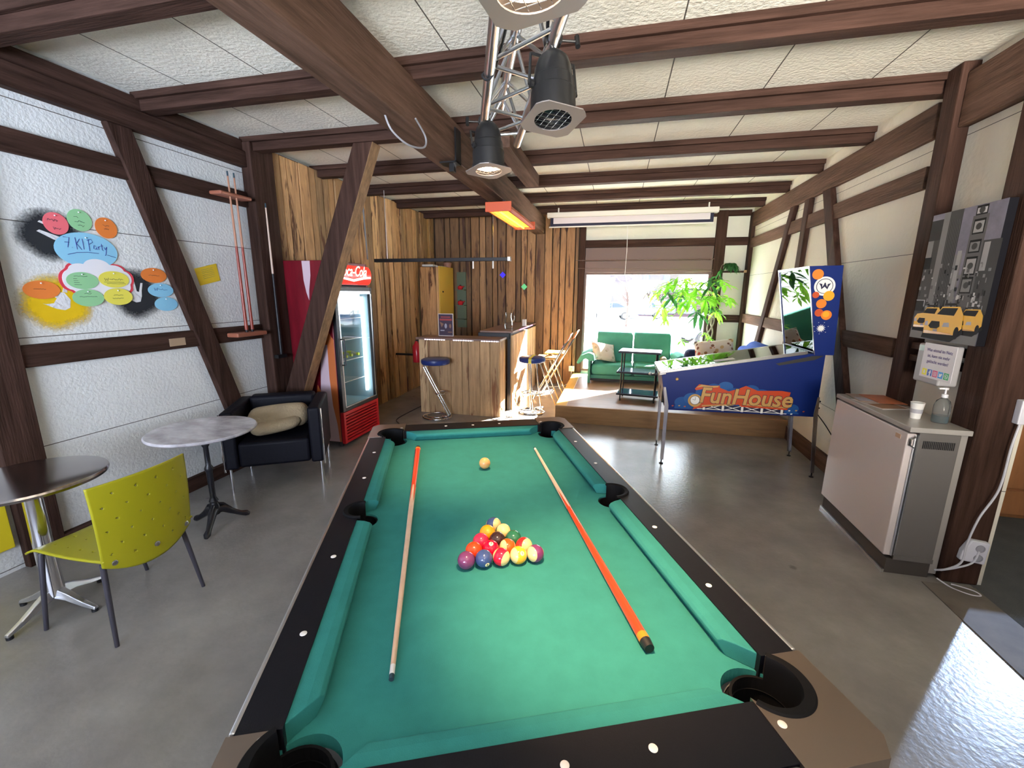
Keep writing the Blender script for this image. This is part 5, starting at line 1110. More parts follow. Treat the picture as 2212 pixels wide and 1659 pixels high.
b = MB(); b.lathe([(0.014,0),(0.014,0.006),(0.008,0.012),(0.001,0.012)],18,(0,0,0),Matrix.Translation((0.60,Y0-0.001,0.862)) @ Euler((PI/2,0,0)).to_matrix().to_4x4()); b.build('flipper_button', m_ly, pb, smooth=True)
b = MB(); b.prism([(1.42,1.045),(1.70,1.125),(1.79,1.13),(1.72,1.09),(1.45,1.03)],Y0-0.002,Y0-0.0005,'y'); b.build('scuff_plate', m_black, pb)
for lx, sgx in ((0.52,-1),(1.80,1)):
    for ly in (Y0,Y1):
        sy = -1 if ly == Y0 else 1; xf = lx + sgx*(0.012 if sgx < 0 else 0.055); zt = 0.78 if sgx < 0 else 0.76
        b = MB(); R = []
        for x, z, w_ in ((xf,0.045,0.030),(lx+sgx*0.012,0.60,0.036),(lx+sgx*0.006-(0.028 if sgx<0 else 0),zt,0.020)):
            R.append([(x,ly+sy*0.008,z),(x-sgx*w_,ly+sy*0.008,z),(x-sgx*w_,ly+sy*0.004,z),(x-sgx*0.004,ly+sy*0.004,z),(x-sgx*0.004,ly-sy*w_,z),(x,ly-sy*w_,z)])
        b.rings(R); lg = b.build('leg', m_leg, pb, bevel=0.0015)
        b = MB(); b.lathe([(0.001,0),(0.020,0),(0.020,0.008),(0.006,0.012),(0.006,0.05)],16,(xf-sgx*0.012,ly-sy*0.008,0)); b.build('leveler_foot', m_bmet, lg, smooth=True)
        b = MB(); 
        for z in (0.66,0.72): b.lathe([(0.008,0),(0.008,0.006),(0.001,0.006)],10,(0,0,0),Matrix.Translation((lx+sgx*0.012,ly,z)) @ Euler((0,sgx*PI/2,0)).to_matrix().to_4x4())
        b.build('leg_bolt', m_bmet, lg)
b = MB(); b.box(0.485,0.515,Y0+0.10,Y0+0.25,0.60,0.80); b.box(0.485,0.515,Y0+0.31,Y0+0.46,0.60,0.80); b.build('coin_door', m_bmet, pb, bevel=0.004)
b = MB(); b.tube([(0.47,Y0+0.48,0.82),(0.40,Y0+0.48,0.815)],0.007,8); b.sphere((0.395,Y0+0.48,0.815),0.016,10,8); b.build('plunger', m_chrome, pb, smooth=True)
b = MB(); b.tube(wig([(1.82,4.35,0.62),(1.88,4.20,0.50),(1.93,4.05,0.36),(1.96,3.85,0.22),(1.97,3.75,0.05)],0),0.0045,8); tag(b.build('power_cable', m_black, None, smooth=True),'thin black mains cable hanging from the rear of the pinball machine','cable')

# ================================================================== beige heater cabinet / freezer by the right wall
m_fz = mat('beige_enamel_door',(0.68,0.61,0.60),0.22,coat=0.4); m_fzs = mat('grey_brown_side',(0.13,0.12,0.115),0.45); m_fzt = mat('beige_top',(0.36,0.34,0.32),0.25); m_fzd = mat('dark_plinth',(0.06,0.05,0.045),0.6)
fz = thing('undercounter_fridge','beige metal fridge cabinet with a vented side, standing against the right wall','fridge',(0,0,0))
b = MB(); b.box(1.705,1.90,2.775,3.62,0.10,0.895); b.build('body', m_fzs, fz, bevel=0.004)
b = MB(); b.box(1.90,1.948,2.80,3.62,0.02,0.89); b.build('rear_housing', m_fzt, fz, bevel=0.004)
b = MB(); b.box(1.655,1.948,2.772,3.63,0.895,0.925); b.build('top', m_fzt, fz, bevel=0.004)
b = MB(); b.box(1.655,1.70,2.785,3.615,0.115,0.885); dr = b.build('door', m_fz, fz, bevel=0.006)
b = MB(); b.box(1.70,1.712,2.776,2.790,0.12,0.88); b.tube([(1.692,2.782,0.12),(1.692,2.782,0.88)],0.006,8); b.build('door_edge_trim', m_alu, dr)
b = MB(); b.tube([(1.69,2.778,0.87),(1.665,2.772,0.855),(1.665,2.772,0.82),(1.69,2.778,0.805)],0.006,8); b.build('handle', m_chrome, dr, smooth=True)
b = MB(); b.box(1.652,1.655,2.84,2.885,0.835,0.860); b.build('badge', mat('badge_tan',(0.48,0.32,0.22),0.5), dr)
b = MB(); b.box(1.675,1.90,2.785,3.61,0.0,0.095); b.build('plinth', m_fzd, fz, bevel=0.003)
b = MB(); b.box(1.66,1.672,2.78,3.61,0.0,0.022); b.build('base_strip', m_alu, fz)
b = MB(); b.box(1.70,1.90,2.770,2.775,0.10,0.125); b.build('side_skirt', m_fzs, fz)
b = MB()
for k in range(18): x = 1.728+0.0085*k; b.box(x,x+0.0045,2.7725,2.7745,0.805,0.85)
b.build('vent_slots', m_black, fz)
# papers on top
def paper(label, cx, cy, w_, h_, rz, z, m, extra=None):
    t = thing('magazine', label, 'magazine', (cx,cy,z), rz, 'papers on the beige fridge'); b = MB(); b.box(-w_/2,w_/2,-h_/2,h_/2,0,0.003); b.build('cover', m, t)
    if extra: b = MB(); b.box(-w_/2+0.01,w_/2-0.02,-h_/2+0.02,0.0,0.003,0.0036); b.build('cover_print', extra, t)
paper('pale magazine lying at the near end of the stack on the fridge',1.79,3.33,0.20,0.28,0.2,0.9255,mat('paper_grey',(0.45,0.42,0.42),0.3),m_pb)
paper('brown magazine lying underneath at the far end of the fridge top',1.80,3.49,0.21,0.25,-0.1,0.929,mat('paper_brown',(0.25,0.16,0.12),0.3),m_pg)
paper('orange-red folder, uppermost of the papers on the fridge top',1.86,3.46,0.16,0.27,0.0,0.9335,mat('paper_orange',(0.42,0.13,0.06),0.4))
sb = thing('sanitizer_bottle','clear pump bottle of blue gel standing on the beige fridge','bottle',(1.88,2.93,0.925))
b = MB(); b.lathe([(0.001,0.0),(0.036,0.0),(0.038,0.01),(0.038,0.10),(0.030,0.13),(0.014,0.145),(0.013,0.155),(0.001,0.155)],28); b.build('body', mat('pet_plastic',(0.85,0.92,0.95),0.08,trans=0.9,ior=1.2), sb, smooth=True)
b = MB(); b.lathe([(0.001,0.004),(0.033,0.004),(0.034,0.045),(0.001,0.045)],24); b.build('gel', mat('blue_gel',(0.20,0.50,0.58),0.2,trans=0.5), sb, smooth=True)
b = MB(); b.lathe([(0.015,0.150),(0.015,0.168),(0.005,0.172),(0.005,0.195),(0.012,0.197),(0.012,0.208),(0.001,0.210)],20); b.box(-0.034,0.0,-0.005,0.005,0.198,0.207); b.build('pump', mat('pump_white',(0.75,0.76,0.8),0.35), sb, smooth=True)
cu = thing('paper_cup','white paper cup on the beige fridge, left of the pump bottle','cup',(1.80,3.00,0.925))
b = MB(); b.lathe([(0.001,0.0),(0.024,0.0),(0.033,0.095),(0.035,0.098),(0.031,0.098),(0.022,0.004),(0.001,0.004)],28); b.build('body', m_white, cu, smooth=True)
b = MB(); b.lathe([(0.0285,0.035),(0.0305,0.06)],28); b.build('print_band', mat('cup_grey',(0.4,0.4,0.45),0.5), cu)
# dispenser box with the sign
dp = thing('dispenser_box','pale grey dispenser box under the poster, half hidden by the printed notice','dispenser',(1.955,3.07,1.13))
b = MB(); b.box(-0.10,0.0,-0.10,0.12,0.0,0.235); b.build('body', mat('dispenser_grey',(0.36,0.35,0.36),0.45), dp, bevel=0.012, seg=3)
b = MB(); b.box(-0.104,-0.100,-0.085,0.105,0.19,0.225); b.build('front_strip', mat('teal_strip',(0.45,0.62,0.60),0.3), dp, bevel=0.001)
sn = thing('printed_notice','white printed notice with five coloured app icons taped to the dispenser box','notice',(1.845,2.985,1.17))
b = MB(); b.box(-0.0015,0.0,-0.13,0.13,0.0,0.205); b.build('paper', mat('notice_paper',(0.72,0.70,0.74),0.6), sn)
m_ik = mat('notice_ink',(0.10,0.08,0.22),0.6)
for i, ln in enumerate(('Was einmal im Netz','ist, kann nie mehr','gelöscht werden!')):
    text('printed_text', ln, 0.025, m_ik, sn, (-0.0016,0.0,0.165-0.034*i), (0,-1,0), (0,0,1), 0.0004, bold=0.0004)
ic = [((0.85,0.80,0.05),'g'),((0.05,0.12,0.50),'f'),((0.65,0.06,0.22),'o'),((0.08,0.35,0.75),'b'),((0.03,0.42,0.16),'c')]
for i, (col, kd) in enumerate(ic):
    cy = 0.090-0.045*i; m = mat('icon_%d'%i, col, 0.5); wm = mat('icon_white',(0.85,0.85,0.85),0.5)
    sh = [(rc(-0.019,-0.019,0.019,0.019),m)]
    if kd == 'f': sh += [(rc(-0.002,-0.019,0.006,0.012),wm,0.0004),(rc(-0.008,-0.002,0.012,0.004),wm,0.0004),(rc(0.0,0.008,0.012,0.014),wm,0.0004)]
    elif kd == 'o': sh += [(rc(-0.012,-0.012,0.012,0.012),wm,0.0004),(rc(-0.009,-0.009,0.009,0.009),m,0.0008),(ell(0,0,0.006,0.006,16),wm,0.0012),(ell(0,0,0.0035,0.0035,12),m,0.0016)]
    elif kd == 'b': sh += [([(-0.013,-0.008),(0.002,-0.011),(0.011,0.002),(0.014,0.008),(0.006,0.010),(0.0,0.006),(-0.012,0.009),(-0.009,-0.001)],wm,0.0004)]
    elif kd == 'c': sh += [(ell(0,0,0.013,0.013,20),wm,0.0004),(ell(0,0,0.010,0.010,20),m,0.0008),([(-0.005,0.005),(-0.002,0.005),(0.005,-0.003),(0.005,-0.006),(0.0,-0.005),(-0.005,0.001)],wm,0.0012)]
    else: sh += [([(-0.011,-0.009),(-0.006,-0.004),(-0.006,0.007),(0.0,0.012),(0.006,0.007),(0.006,-0.004),(0.011,-0.009)],wm,0.0004)]
    flat('app_icon', sh, sn, (-0.0016,cy,0.032), (0,-1,0), (0,0,1), 0.0004)

# ================================================================== city poster
po = thing('city_poster','large black-and-white city poster with three yellow cabs, hung between the right posts','poster',(1.945,3.105,1.385))
PW, PH = 0.545, 0.755
b = MB(); b.box(-0.04,0.0,-PW/2,PW/2,0,PH); b.build('board', mat('poster_board_black',(0.006,0.006,0.009),0.7,spec=0.1), po, bevel=0.001)
G = {k: mat('poster_grey_%d'%k,(v,v*0.99,v*1.02),0.6,spec=0.1) for k, v in enumerate((0.010,0.025,0.055,0.11,0.20,0.32,0.48))}
g_sky = mat('poster_sky',(0.22,0.21,0.27),0.6,spec=0.1,var=0.4,vscale=5); g_yel = mat('poster_cab_yellow',(0.78,0.42,0.01),0.45,spec=0.25); g_yd = mat('poster_cab_shade',(0.48,0.22,0.01),0.25)
rp = random.Random(5); sh = [(rc(0,0,PW,PH),g_sky,0)]
L_ = 0.0003
def q(x0,y0,x1,y1,g,l): sh.append((rc(x0,y0,x1,y1),g,l*L_))
q(0.0,0.17,0.10,0.66,G[2],1); q(0.10,0.17,0.15,0.755,G[4],1); q(0.15,0.17,0.25,0.755,G[2],1); q(0.0,0.60,0.10,0.72,G[1],2); q(0.0,0.50,0.05,0.60,G[4],2); q(0.0,0.43,0.06,0.50,G[0],3)
q(0.25,0.17,0.31,0.50,G[4],1); q(0.27,0.30,0.30,0.52,G[5],2); q(0.33,0.17,0.44,0.70,G[3],1); q(0.44,0.17,0.56,0.56,G[2],1); q(0.45,0.40,0.49,0.55,G[5],2)
for k, (z0, z1, g) in enumerate(((0.28,0.37,4),(0.38,0.48,5),(0.50,0.57,4),(0.60,0.68,5),(0.70,0.75,6))):
    q(0.345,z0,0.425,z1,G[0],3+k*0.1); q(0.352,z0+0.008,0.418,z1-0.012,G[g],4+k*0.1); sh.append((ell(0.385,(z0+z1)/2,0.020,0.018,16),G[2],5*L_))
for k in range(150):
    x = rp.uniform(0.0,0.53); z = rp.uniform(0.17,0.45) if k > 60 else rp.uniform(0.17,0.27); w_ = rp.uniform(0.004,0.02); h_ = rp.uniform(0.004,0.03)
    if z+h_ < 0.46: q(x,z,x+w_,z+h_,G[rp.choice((0,1,3,4,5,6))],6+0.01*k)
for k in range(14): q(0.16+0.0065*k,0.20,0.163+0.0065*k,0.70,G[1 if k%2 else 3],2.0+0.01*k)
q(0.0,0.20,0.08,0.24,G[6],9); q(0.0,0.17,0.072,0.235,G[0],10)
q(0,0,PW,0.17,G[4],11); sh.append(([(0,0.06),(0.10,0.05),(0.56,0.09),(0.56,0.17),(0,0.17)],G[2],12*L_))
def cab(cx, cz, s, l):
    body = [(-0.10,-0.035),(-0.105,0.02),(-0.085,0.045),(-0.035,0.052),(-0.010,0.085),(0.09,0.088),(0.115,0.055),(0.12,0.0),(0.085,-0.03)]
    P = lambda pts: [(cx+x*s, cz+z*s) for x, z in pts]
    sh.append((P([(-0.11,-0.055),(0.07,-0.06),(0.13,-0.02),(0.12,0.01),(-0.1,-0.02)]),G[0],l*L_)); sh.append((P(body),g_yel,(l+1)*L_))
    sh.append((P([(-0.035,0.052),(-0.008,0.080),(0.080,0.082),(0.065,0.050)]),G[0],(l+2)*L_)); sh.append((P([(-0.075,0.0),(-0.06,0.022),(-0.01,0.022),(-0.005,0.0),(-0.02,-0.01),(-0.06,-0.01)]),G[0],(l+2)*L_))
    sh.append((P([(0.01,0.0),(0.015,0.018),(0.045,0.020),(0.05,0.002)]),G[6],(l+2)*L_)); sh.append((P([(-0.10,0.0),(-0.10,0.018),(-0.083,0.02),(-0.08,0.0)]),G[6],(l+2)*L_)); sh.append((P([(-0.10,-0.035),(-0.10,-0.02),(0.06,-0.025),(0.085,-0.03)]),g_yd,(l+2)*L_))
    sh.append((P(ell(0.095,-0.020,0.014,0.026,16)),G[0],(l+3)*L_)); sh.append((P([(0.0,0.090),(0.07,0.092),(0.068,0.102),(0.002,0.100)]),G[1],(l+3)*L_)); sh.append((P(rc(-0.04,-0.022,-0.015,-0.012)),G[5],(l+3)*L_))
cab(0.125,0.105,1.05,14); cab(0.44,0.108,1.0,14); cab(0.265,0.085,1.38,20)
flat('print', sh, po, (-0.0402,PW/2,0), (0,-1,0), (0,0,1), 0.00025)

# sockets and cables at the right post
ob = thing('power_outlet','white double power outlet low on the near right post','socket',(2.06,2.764,0.20))
b = MB(); b.prism([(-0.065,-0.03),(0.055,-0.045),(0.06,0.09),(-0.03,0.10),(-0.06,0.03)],-0.035,0.0,'y'); b.build('cover', mat('outlet_white',(0.72,0.72,0.80),0.35), ob, bevel=0.008, seg=3)
for z in (-0.005,0.055):
    b = MB(); b.lathe([(0.022,0),(0.022,0.004),(0.018,0.004),(0.017,-0.004),(0.001,-0.004)],20,(0,0,0),Matrix.Translation((0.015,-0.036,z)) @ Euler((PI/2,0,0)).to_matrix().to_4x4()); b.build('socket_cup', mat('outlet_grey',(0.35,0.35,0.40),0.4), ob, smooth=True)
ub = thing('switch_box','white switch box with a red pilot light at the edge of the right post','switch',(2.12,2.764,1.04))
b = MB(); b.box(-0.03,0.05,-0.04,0.0,-0.05,0.08); b.build('box', mat('outlet_white',(0.72,0.72,0.8),0.35), ub, bevel=0.005)
b = MB(); b.box(0.005,0.02,-0.044,-0.04,0.03,0.05); b.build('pilot_light', mat('pilot_red',(0.8,0.02,0.02),0.4,emit=(1,0.05,0.03),estr=1.5), ub)
m_wc = mat('cable_white',(0.62,0.62,0.68),0.4)
b = MB(); b.tube(wig([(2.105,2.73,0.99),(2.095,2.73,0.86),(2.09,2.73,0.62),(2.035,2.73,0.44),(2.01,2.73,0.28),(2.005,2.73,0.16),(1.955,2.74,0.10),(1.925,2.78,0.06)],0),0.0055,8); tag(b.build('mains_cable', m_wc, None, smooth=True),'white mains cable hanging down the near right post from the switch box','cable')
b = MB(); b.tube(wig([(2.07,2.725,0.24),(2.05,2.72,0.17),(1.99,2.73,0.12),(1.93,2.75,0.08)],0),0.005,8); tag(b.build('mains_cable', m_wc, None, smooth=True),'short white cable curving from the low outlet to behind the beige fridge','cable')
b = MB(); b.tube(wig([(1.93,2.76,0.02),(1.97,2.70,0.006),(2.03,2.655,0.006),(2.08,2.66,0.006),(2.07,2.70,0.006),(1.99,2.74,0.006)],0),0.004,8); tag(b.build('mains_cable', m_wc, None, smooth=True),'thin white cable loop lying on the floor at the foot of the right post','cable')
# hall cupboard
hc = thing('hall_cupboard','orange-brown wooden cupboard in the hall at the right edge','cupboard',(0,0,0))
m_hw = mat('orange_hall_wood',(0.50,0.22,0.09),0.35,var=0.2,vscale=4,stretch=(4,4,0.6))
b = MB(); b.box(2.60,3.40,3.785,4.24,0.0,0.90); b.build('carcass', m_hw, hc, bevel=0.003)
b = MB(); b.box(2.60,3.40,3.77,3.785,0.24,0.88); b.build('door', m_hw, hc, bevel=0.003)
b = MB(); b.box(2.60,3.40,3.77,3.785,0.03,0.22); b.build('drawer', m_hw, hc, bevel=0.003)

# ================================================================== green sofa
m_gr = mat('green_velvet',(0.06,0.29,0.22),0.85,var=0.12,vscale=6,bump=0.2,bscale=120); m_gr2 = mat('green_velvet_frame',(0.05,0.22,0.17),0.85)
gf = thing('green_sofa','two-seat green sofa with rolled armrests in front of the window','sofa',(0.32,7.32,0.22))
for sx in (-1,1):
    b = MB(); b.box(min(sx*0.005,sx*0.66),max(sx*0.005,sx*0.66),-0.35,0.20,0.13,0.31); b.build('seat_cushion', m_gr, gf, bevel=0.05, seg=4, smooth=True)
    b = MB(); R = []
    b.prism([(0.10,0.28),(0.16,0.74),(0.20,0.79),(0.30,0.80),(0.34,0.74),(0.30,0.28)], min(sx*0.01,sx*0.60), max(sx*0.01,sx*0.60), 'x'); b.build('back_cushion', m_gr, gf, bevel=0.045, seg=4, smooth=True)
    b = MB(); b.rings([[(sx*(0.60+0.0),y_,0.36),(sx*0.62,y_,0.47),(sx*0.70,y_,0.50),(sx*0.84,y_,0.44),(sx*0.90,y_,0.32),(sx*0.86,y_,0.30),(sx*0.76,y_,0.40),(sx*0.68,y_,0.36)] for y_ in (-0.40,-0.1,0.30)]); b.build('armrest', m_gr, gf, bevel=0.03, seg=3, smooth=True)
    b = MB(); b.box(min(sx*0.67,sx*0.71),max(sx*0.67,sx*0.71),-0.38,-0.32,0,0.42); b.box(min(sx*0.67,sx*0.71),max(sx*0.67,sx*0.71),0.22,0.30,0,0.42); b.box(min(sx*0.67,sx*0.71),max(sx*0.67,sx*0.71),-0.32,0.22,0.10,0.40); b.build('side_panel', m_gr2, gf, bevel=0.008)
b = MB(); b.box(-0.67,0.67,-0.33,0.30,0.07,0.13); b.build('base', m_gr2, gf, bevel=0.01)
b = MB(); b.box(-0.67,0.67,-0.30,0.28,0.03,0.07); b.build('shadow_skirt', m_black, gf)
def pillow(label, loc, rot, size, m, name='throw_pillow', extra=None):
    t = thing(name, label, 'pillow', loc); b = MB(); n = 10; R = []
    for i in range(n+1):
        for j in range(n+1): pass
    T_, B_ = [], []
    for i in range(n+1):
        r1, r2 = [], []
        for j in range(n+1):
            u, v = -1+2*i/n, -1+2*j/n; h = 0.5*(max(0,(1-u**4))*max(0,(1-v**4)))**0.6; k = 1-0.06*(1-abs(u)*abs(v))
            k = 1.0-0.07*(abs(u)**2*(1-v*v)+abs(v)**2*(1-u*u))
            r1.append(b.v((u*size[0]/2*k, v*size[1]/2*k, h*size[2]))); r2.append(b.v((u*size[0]/2*k, v*size[1]/2*k, -h*size[2])) if 0 < i < n and 0 < j < n else r1[-1])
        T_.append(r1); B_.append(r2)
    for i in range(n):
        for j in range(n): b.f([T_[i][j],T_[i+1][j],T_[i+1][j+1],T_[i][j+1]]); b.f([B_[i][j],B_[i][j+1],B_[i+1][j+1],B_[i+1][j]])
    o = b.build('cover', m, t, rot=rot, smooth=True, ang=180); return t
def spotted(name, base, cols, scale):
    m = bpy.data.materials.new(name); m.use_nodes = True; nt = m.node_tree; b = nt.nodes['Principled BSDF']; b.inputs['Roughness'].default_value = 0.9
    tc = nd(nt,'ShaderNodeTexCoord'); v = nd(nt,'ShaderNodeTexVoronoi', i_Scale=scale); nt.links.new(tc.outputs['Object'], v.inputs['Vector'])
    lt = nd(nt,'ShaderNodeMath', operation='LESS_THAN'); nt.links.new(v.outputs['Distance'], lt.inputs[0]); lt.inputs[1].default_value = 0.36
    sp = nd(nt,'ShaderNodeSeparateColor'); nt.links.new(v.outputs['Color'], sp.inputs[0]); r = nd(nt,'ShaderNodeValToRGB'); r.color_ramp.interpolation = 'CONSTANT'
    for i, c in enumerate(cols):
        e = r.color_ramp.elements[i] if i < 2 else r.color_ramp.elements.new(i/len(cols)); e.position = i/len(cols); e.color = (*c,1)
    nt.links.new(sp.outputs[0], r.inputs[0]); mx = nd(nt,'ShaderNodeMixRGB'); nt.links.new(lt.outputs[0], mx.inputs[0]); mx.inputs[1].default_value = (*base,1); nt.links.new(r.outputs[0], mx.inputs[2]); nt.links.new(mx.outputs[0], b.inputs['Base Color']); return m
pillow('pale patterned pillow leaning on the left arm of the green sofa',(-0.16,7.22,0.70),(math.radians(50),math.radians(10),math.radians(25)),(0.42,0.36,0.13),spotted('pale_pattern',(0.50,0.45,0.38),[(0.35,0.30,0.22),(0.45,0.38,0.33),(0.30,0.32,0.25)],14))
b = MB(); b.tube([(0.80,7.24,0.585),(0.80,7.42,0.59)],[0.05,0.05],14); tag(b.build('small_roll', mat('beige_roll',(0.62,0.48,0.32),0.8), None, smooth=True),'small beige roll at the right end of the green sofa seat','cushion')

# three-tier side table
tt = thing('tiered_side_table','black three-tier metal side table in front of the green sofa','side table',(0.355,5.985,0.22),math.radians(-8))
m_shb = mat('glossy_blue_black',(0.03,0.05,0.12),0.10)
m_tpw = mat('pale_top',(0.70,0.62,0.62),0.12)
for z, m, k in ((0.675,m_tpw,1.0),(0.42,m_shb,1.04),(0.03,m_shb,1.0)):
    z = {0.675:0.675,0.42:0.40,0.03:0.10}[z]
    b = MB(); b.box(-0.27*k,0.27*k,-0.17*k,0.17*k,z-0.02,z+0.004); sh_ = b.build('shelf_frame', m_bmet, tt, bevel=0.003)
    b = MB(); b.box(-0.255*k,0.255*k,-0.155*k,0.155*k,z+0.004,z+0.008); b.build('shelf_inlay', m, sh_)
for x in (-0.22,0.22):
    for y_ in (-0.14,0.14):
        b = MB(); b.tube([(x,y_,0.0),(x,y_,0.675)],0.010,10); b.build('leg', m_bmet, tt, smooth=True)

# blue sofa in the corner
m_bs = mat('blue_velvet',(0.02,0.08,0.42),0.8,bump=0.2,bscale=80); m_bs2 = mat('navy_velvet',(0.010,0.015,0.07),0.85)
bs = thing('blue_sofa','blue sofa in the corner under the right wall, half hidden by the pinball machine','sofa',(1.54,6.28,0.22))
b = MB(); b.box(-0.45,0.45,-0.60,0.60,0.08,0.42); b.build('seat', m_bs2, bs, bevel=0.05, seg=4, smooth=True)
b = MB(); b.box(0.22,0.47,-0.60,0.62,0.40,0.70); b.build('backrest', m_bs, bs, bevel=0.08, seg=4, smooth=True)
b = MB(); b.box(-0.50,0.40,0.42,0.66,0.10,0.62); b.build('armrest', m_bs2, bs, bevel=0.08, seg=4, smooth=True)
for sgn in (-1,1):
    for y_ in (-0.5,0.55):
        b = MB(); b.lathe([(0.02,0),(0.02,0.10)],12,(sgn*0.38,y_,0)); b.build('foot', m_black, bs)
b = MB(); b.prism([(0.02,0.42),(0.30,0.80),(0.42,0.79),(0.44,0.44)],-0.42,0.30,'y'); b.build('back_cushion', m_bs, bs, bevel=0.07, seg=4, smooth=True)
pillow('cream pillow patterned with brown fruit shapes on the blue sofa',(1.32,6.22,0.86),(math.radians(58),math.radians(-8),math.radians(-12)),(0.50,0.42,0.13),spotted('fruit_pattern',(0.70,0.64,0.56),[(0.45,0.08,0.05),(0.30,0.16,0.07),(0.55,0.38,0.18),(0.20,0.10,0.06)],16))

# ================================================================== pachira plant
m_leaf = mat('pachira_leaf',(0.16,0.34,0.035),0.4,sub=0.68); m_leaf2 = mat('dark_leaf',(0.03,0.12,0.03),0.4,sub=0.3); m_stem = mat('plant_stem',(0.30,0.28,0.18),0.6)
def leaflet(b, O, dirv, L, w_, droop):
    dirv = dirv.normalized(); sd_ = dirv.cross(Vector((0,0,1)));
    if sd_.length < 0.05: sd_ = Vector((1,0,0))
    sd_.normalize(); nrm_ = sd_.cross(dirv); prev = None
    for k, (t, w2) in enumerate(((0.0,0.06),(0.2,0.55),(0.45,1.0),(0.65,0.95),(0.85,0.55),(1.0,0.03))):
        c0 = O + dirv*L*t + Vector((0,0,-droop*L*t*t)); a, m_, e = b.v(c0-sd_*w_*w2/2+nrm_*0.004), b.v(c0-nrm_*w_*w2*0.12), b.v(c0+sd_*w_*w2/2+nrm_*0.004)
        if prev: b.f([prev[0],prev[1],m_,a]); b.f([prev[1],prev[2],e,m_])
        prev = (a, m_, e)
def palm(b, O, axis, L, n, rg, w_=0.30):
    axis = Vector(axis).normalized(); x = axis.orthogonal().normalized(); y_ = axis.cross(x)
    for k in range(n):
        a = 2*PI*k/n + rg.uniform(-0.15,0.15); d = x*c_(a)+y_*s_(a)+axis*rg.uniform(0.1,0.35); leaflet(b, Vector(O), d, L*rg.uniform(0.8,1.1), L*w_, rg.uniform(0.3,0.75))
rg = random.Random(11)
pl = thing('pachira_plant','tall potted plant with braided trunks and hand-shaped leaves at the window','plant',(1.44,7.36,0.22))
b = MB(); b.lathe([(0.001,0),(0.12,0),(0.155,0.26),(0.165,0.27),(0.165,0.30),(0.145,0.30),(0.14,0.26),(0.001,0.25)],32); b.build('pot', mat('pot_clay',(0.30,0.14,0.09),0.6), pl, smooth=True)
b = MB(); b.lathe([(0.001,0.262),(0.139,0.262)],20); b.build('soil', mat('soil',(0.03,0.02,0.015),0.95), pl)
for k in range(3):
    b = MB(); pts = []
    for i in range(22): t = i/21; a = 2*PI*(k/3+1.6*t); pts.append((0.05*c_(a)*(1-0.2*t)+0.04*t, 0.05*s_(a), 0.25+0.95*t))
    b.tube(pts, [0.013-0.004*i/21 for i in range(22)], 8); b.build('trunk', m_stem, pl, smooth=True)
LO = Vector((1.44,7.36,0.22))
clus = [((1.30,7.0,1.52),0.26),((1.12,7.0,1.58),0.25),((0.98,6.95,1.70),0.23),((0.80,6.95,1.62),0.21),((0.68,6.95,1.42),0.20),((1.45,7.1,1.62),0.24),((1.05,7.05,1.80),0.20),((0.85,7.0,1.83),0.19),((1.32,7.1,1.80),0.22),((1.55,7.15,1.80),0.22),((1.62,7.2,1.55),0.20),((0.62,6.95,1.66),0.16),((0.95,7.0,1.45),0.20),((1.22,6.95,1.38),0.21),((0.78,6.98,1.30),0.18),((1.50,7.2,1.36),0.18),((0.72,7.0,1.78),0.17),((1.18,7.1,1.70),0.22),((1.40,7.1,1.46),0.2),((1.30,7.5,1.80),0.20),((1.12,7.5,1.86),0.18),((1.42,7.55,1.66),0.19),((1.22,7.45,1.60),0.2),((0.95,7.3,1.62),0.18)]
fb = MB(); db = MB(); sb_ = MB()
for i, (p, L) in enumerate(clus):
    P = Vector(p)-LO; ax_ = (P-Vector((0.05,0,0.75))).normalized()+Vector((0,-0.5,0.5))
    tgt = fb if i % 5 != 3 else db
    for q_ in range(2): palm(tgt, P+Vector((rg.uniform(-0.05,0.05),rg.uniform(-0.06,0.06),rg.uniform(-0.05,0.05))), ax_+Vector((rg.uniform(-0.4,0.4),rg.uniform(-0.3,0.3),rg.uniform(-0.3,0.3))), L*rg.uniform(0.8,1.0), rg.choice((5,6,7)), rg)
    sb_.tube(wig([(0.04,0,1.0+rg.uniform(-0.1,0.2)), (P.x*0.45+0.02,P.y*0.4,(P.z+1.25)/2+0.08), tuple(P)],0,5),0.0045,6)
for p, L in (((1.35,7.1,1.05),0.10),((1.28,7.05,0.92),0.11),((1.42,7.1,0.98),0.09),((1.02,7.1,0.93),0.12)):
    P = Vector(p)-LO; palm(fb, P, (0,-0.5,0.8), L, 6, rg); sb_.tube([(0.03,0,0.6),tuple(P)],0.004,6)
fb.build('foliage', m_leaf, pl, recalc=False); db.build('dark_foliage', m_leaf2, pl, recalc=False); sb_.build('leaf_stems', m_stem, pl, smooth=True)
# little wall shelf with a trailing plant
ws = thing('wall_shelf','small wooden wall shelf with a brass end in the window corner','shelf',(1.80,7.78,2.0))
b = MB(); b.box(-0.17,0.18,-0.10,0.03,-0.012,0.012); b.build('board', TIMB['x'], ws, bevel=0.002)
b = MB(); b.box(0.14,0.18,-0.115,-0.10,-0.02,0.02); b.build('end_piece', m_pine, ws, bevel=0.002)
vp = thing('trailing_plant','small trailing green plant on the wall shelf in the window corner','plant',(1.76,7.74,2.013))
b = MB(); b.lathe([(0.001,0),(0.035,0),(0.045,0.06),(0.04,0.06),(0.001,0.055)],16); b.build('pot', m_bmet, vp, smooth=True)
b = MB()
for k in range(22):
    a = rg.uniform(PI,2*PI) if k % 3 else rg.uniform(0,2*PI); leaflet(b, Vector((0.02*c_(a),0.02*s_(a),0.06+rg.uniform(0,0.05))), Vector((c_(a)*1.0,s_(a)*0.6,0.7)), rg.uniform(0.12,0.18), 0.06, rg.uniform(0.9,1.7))
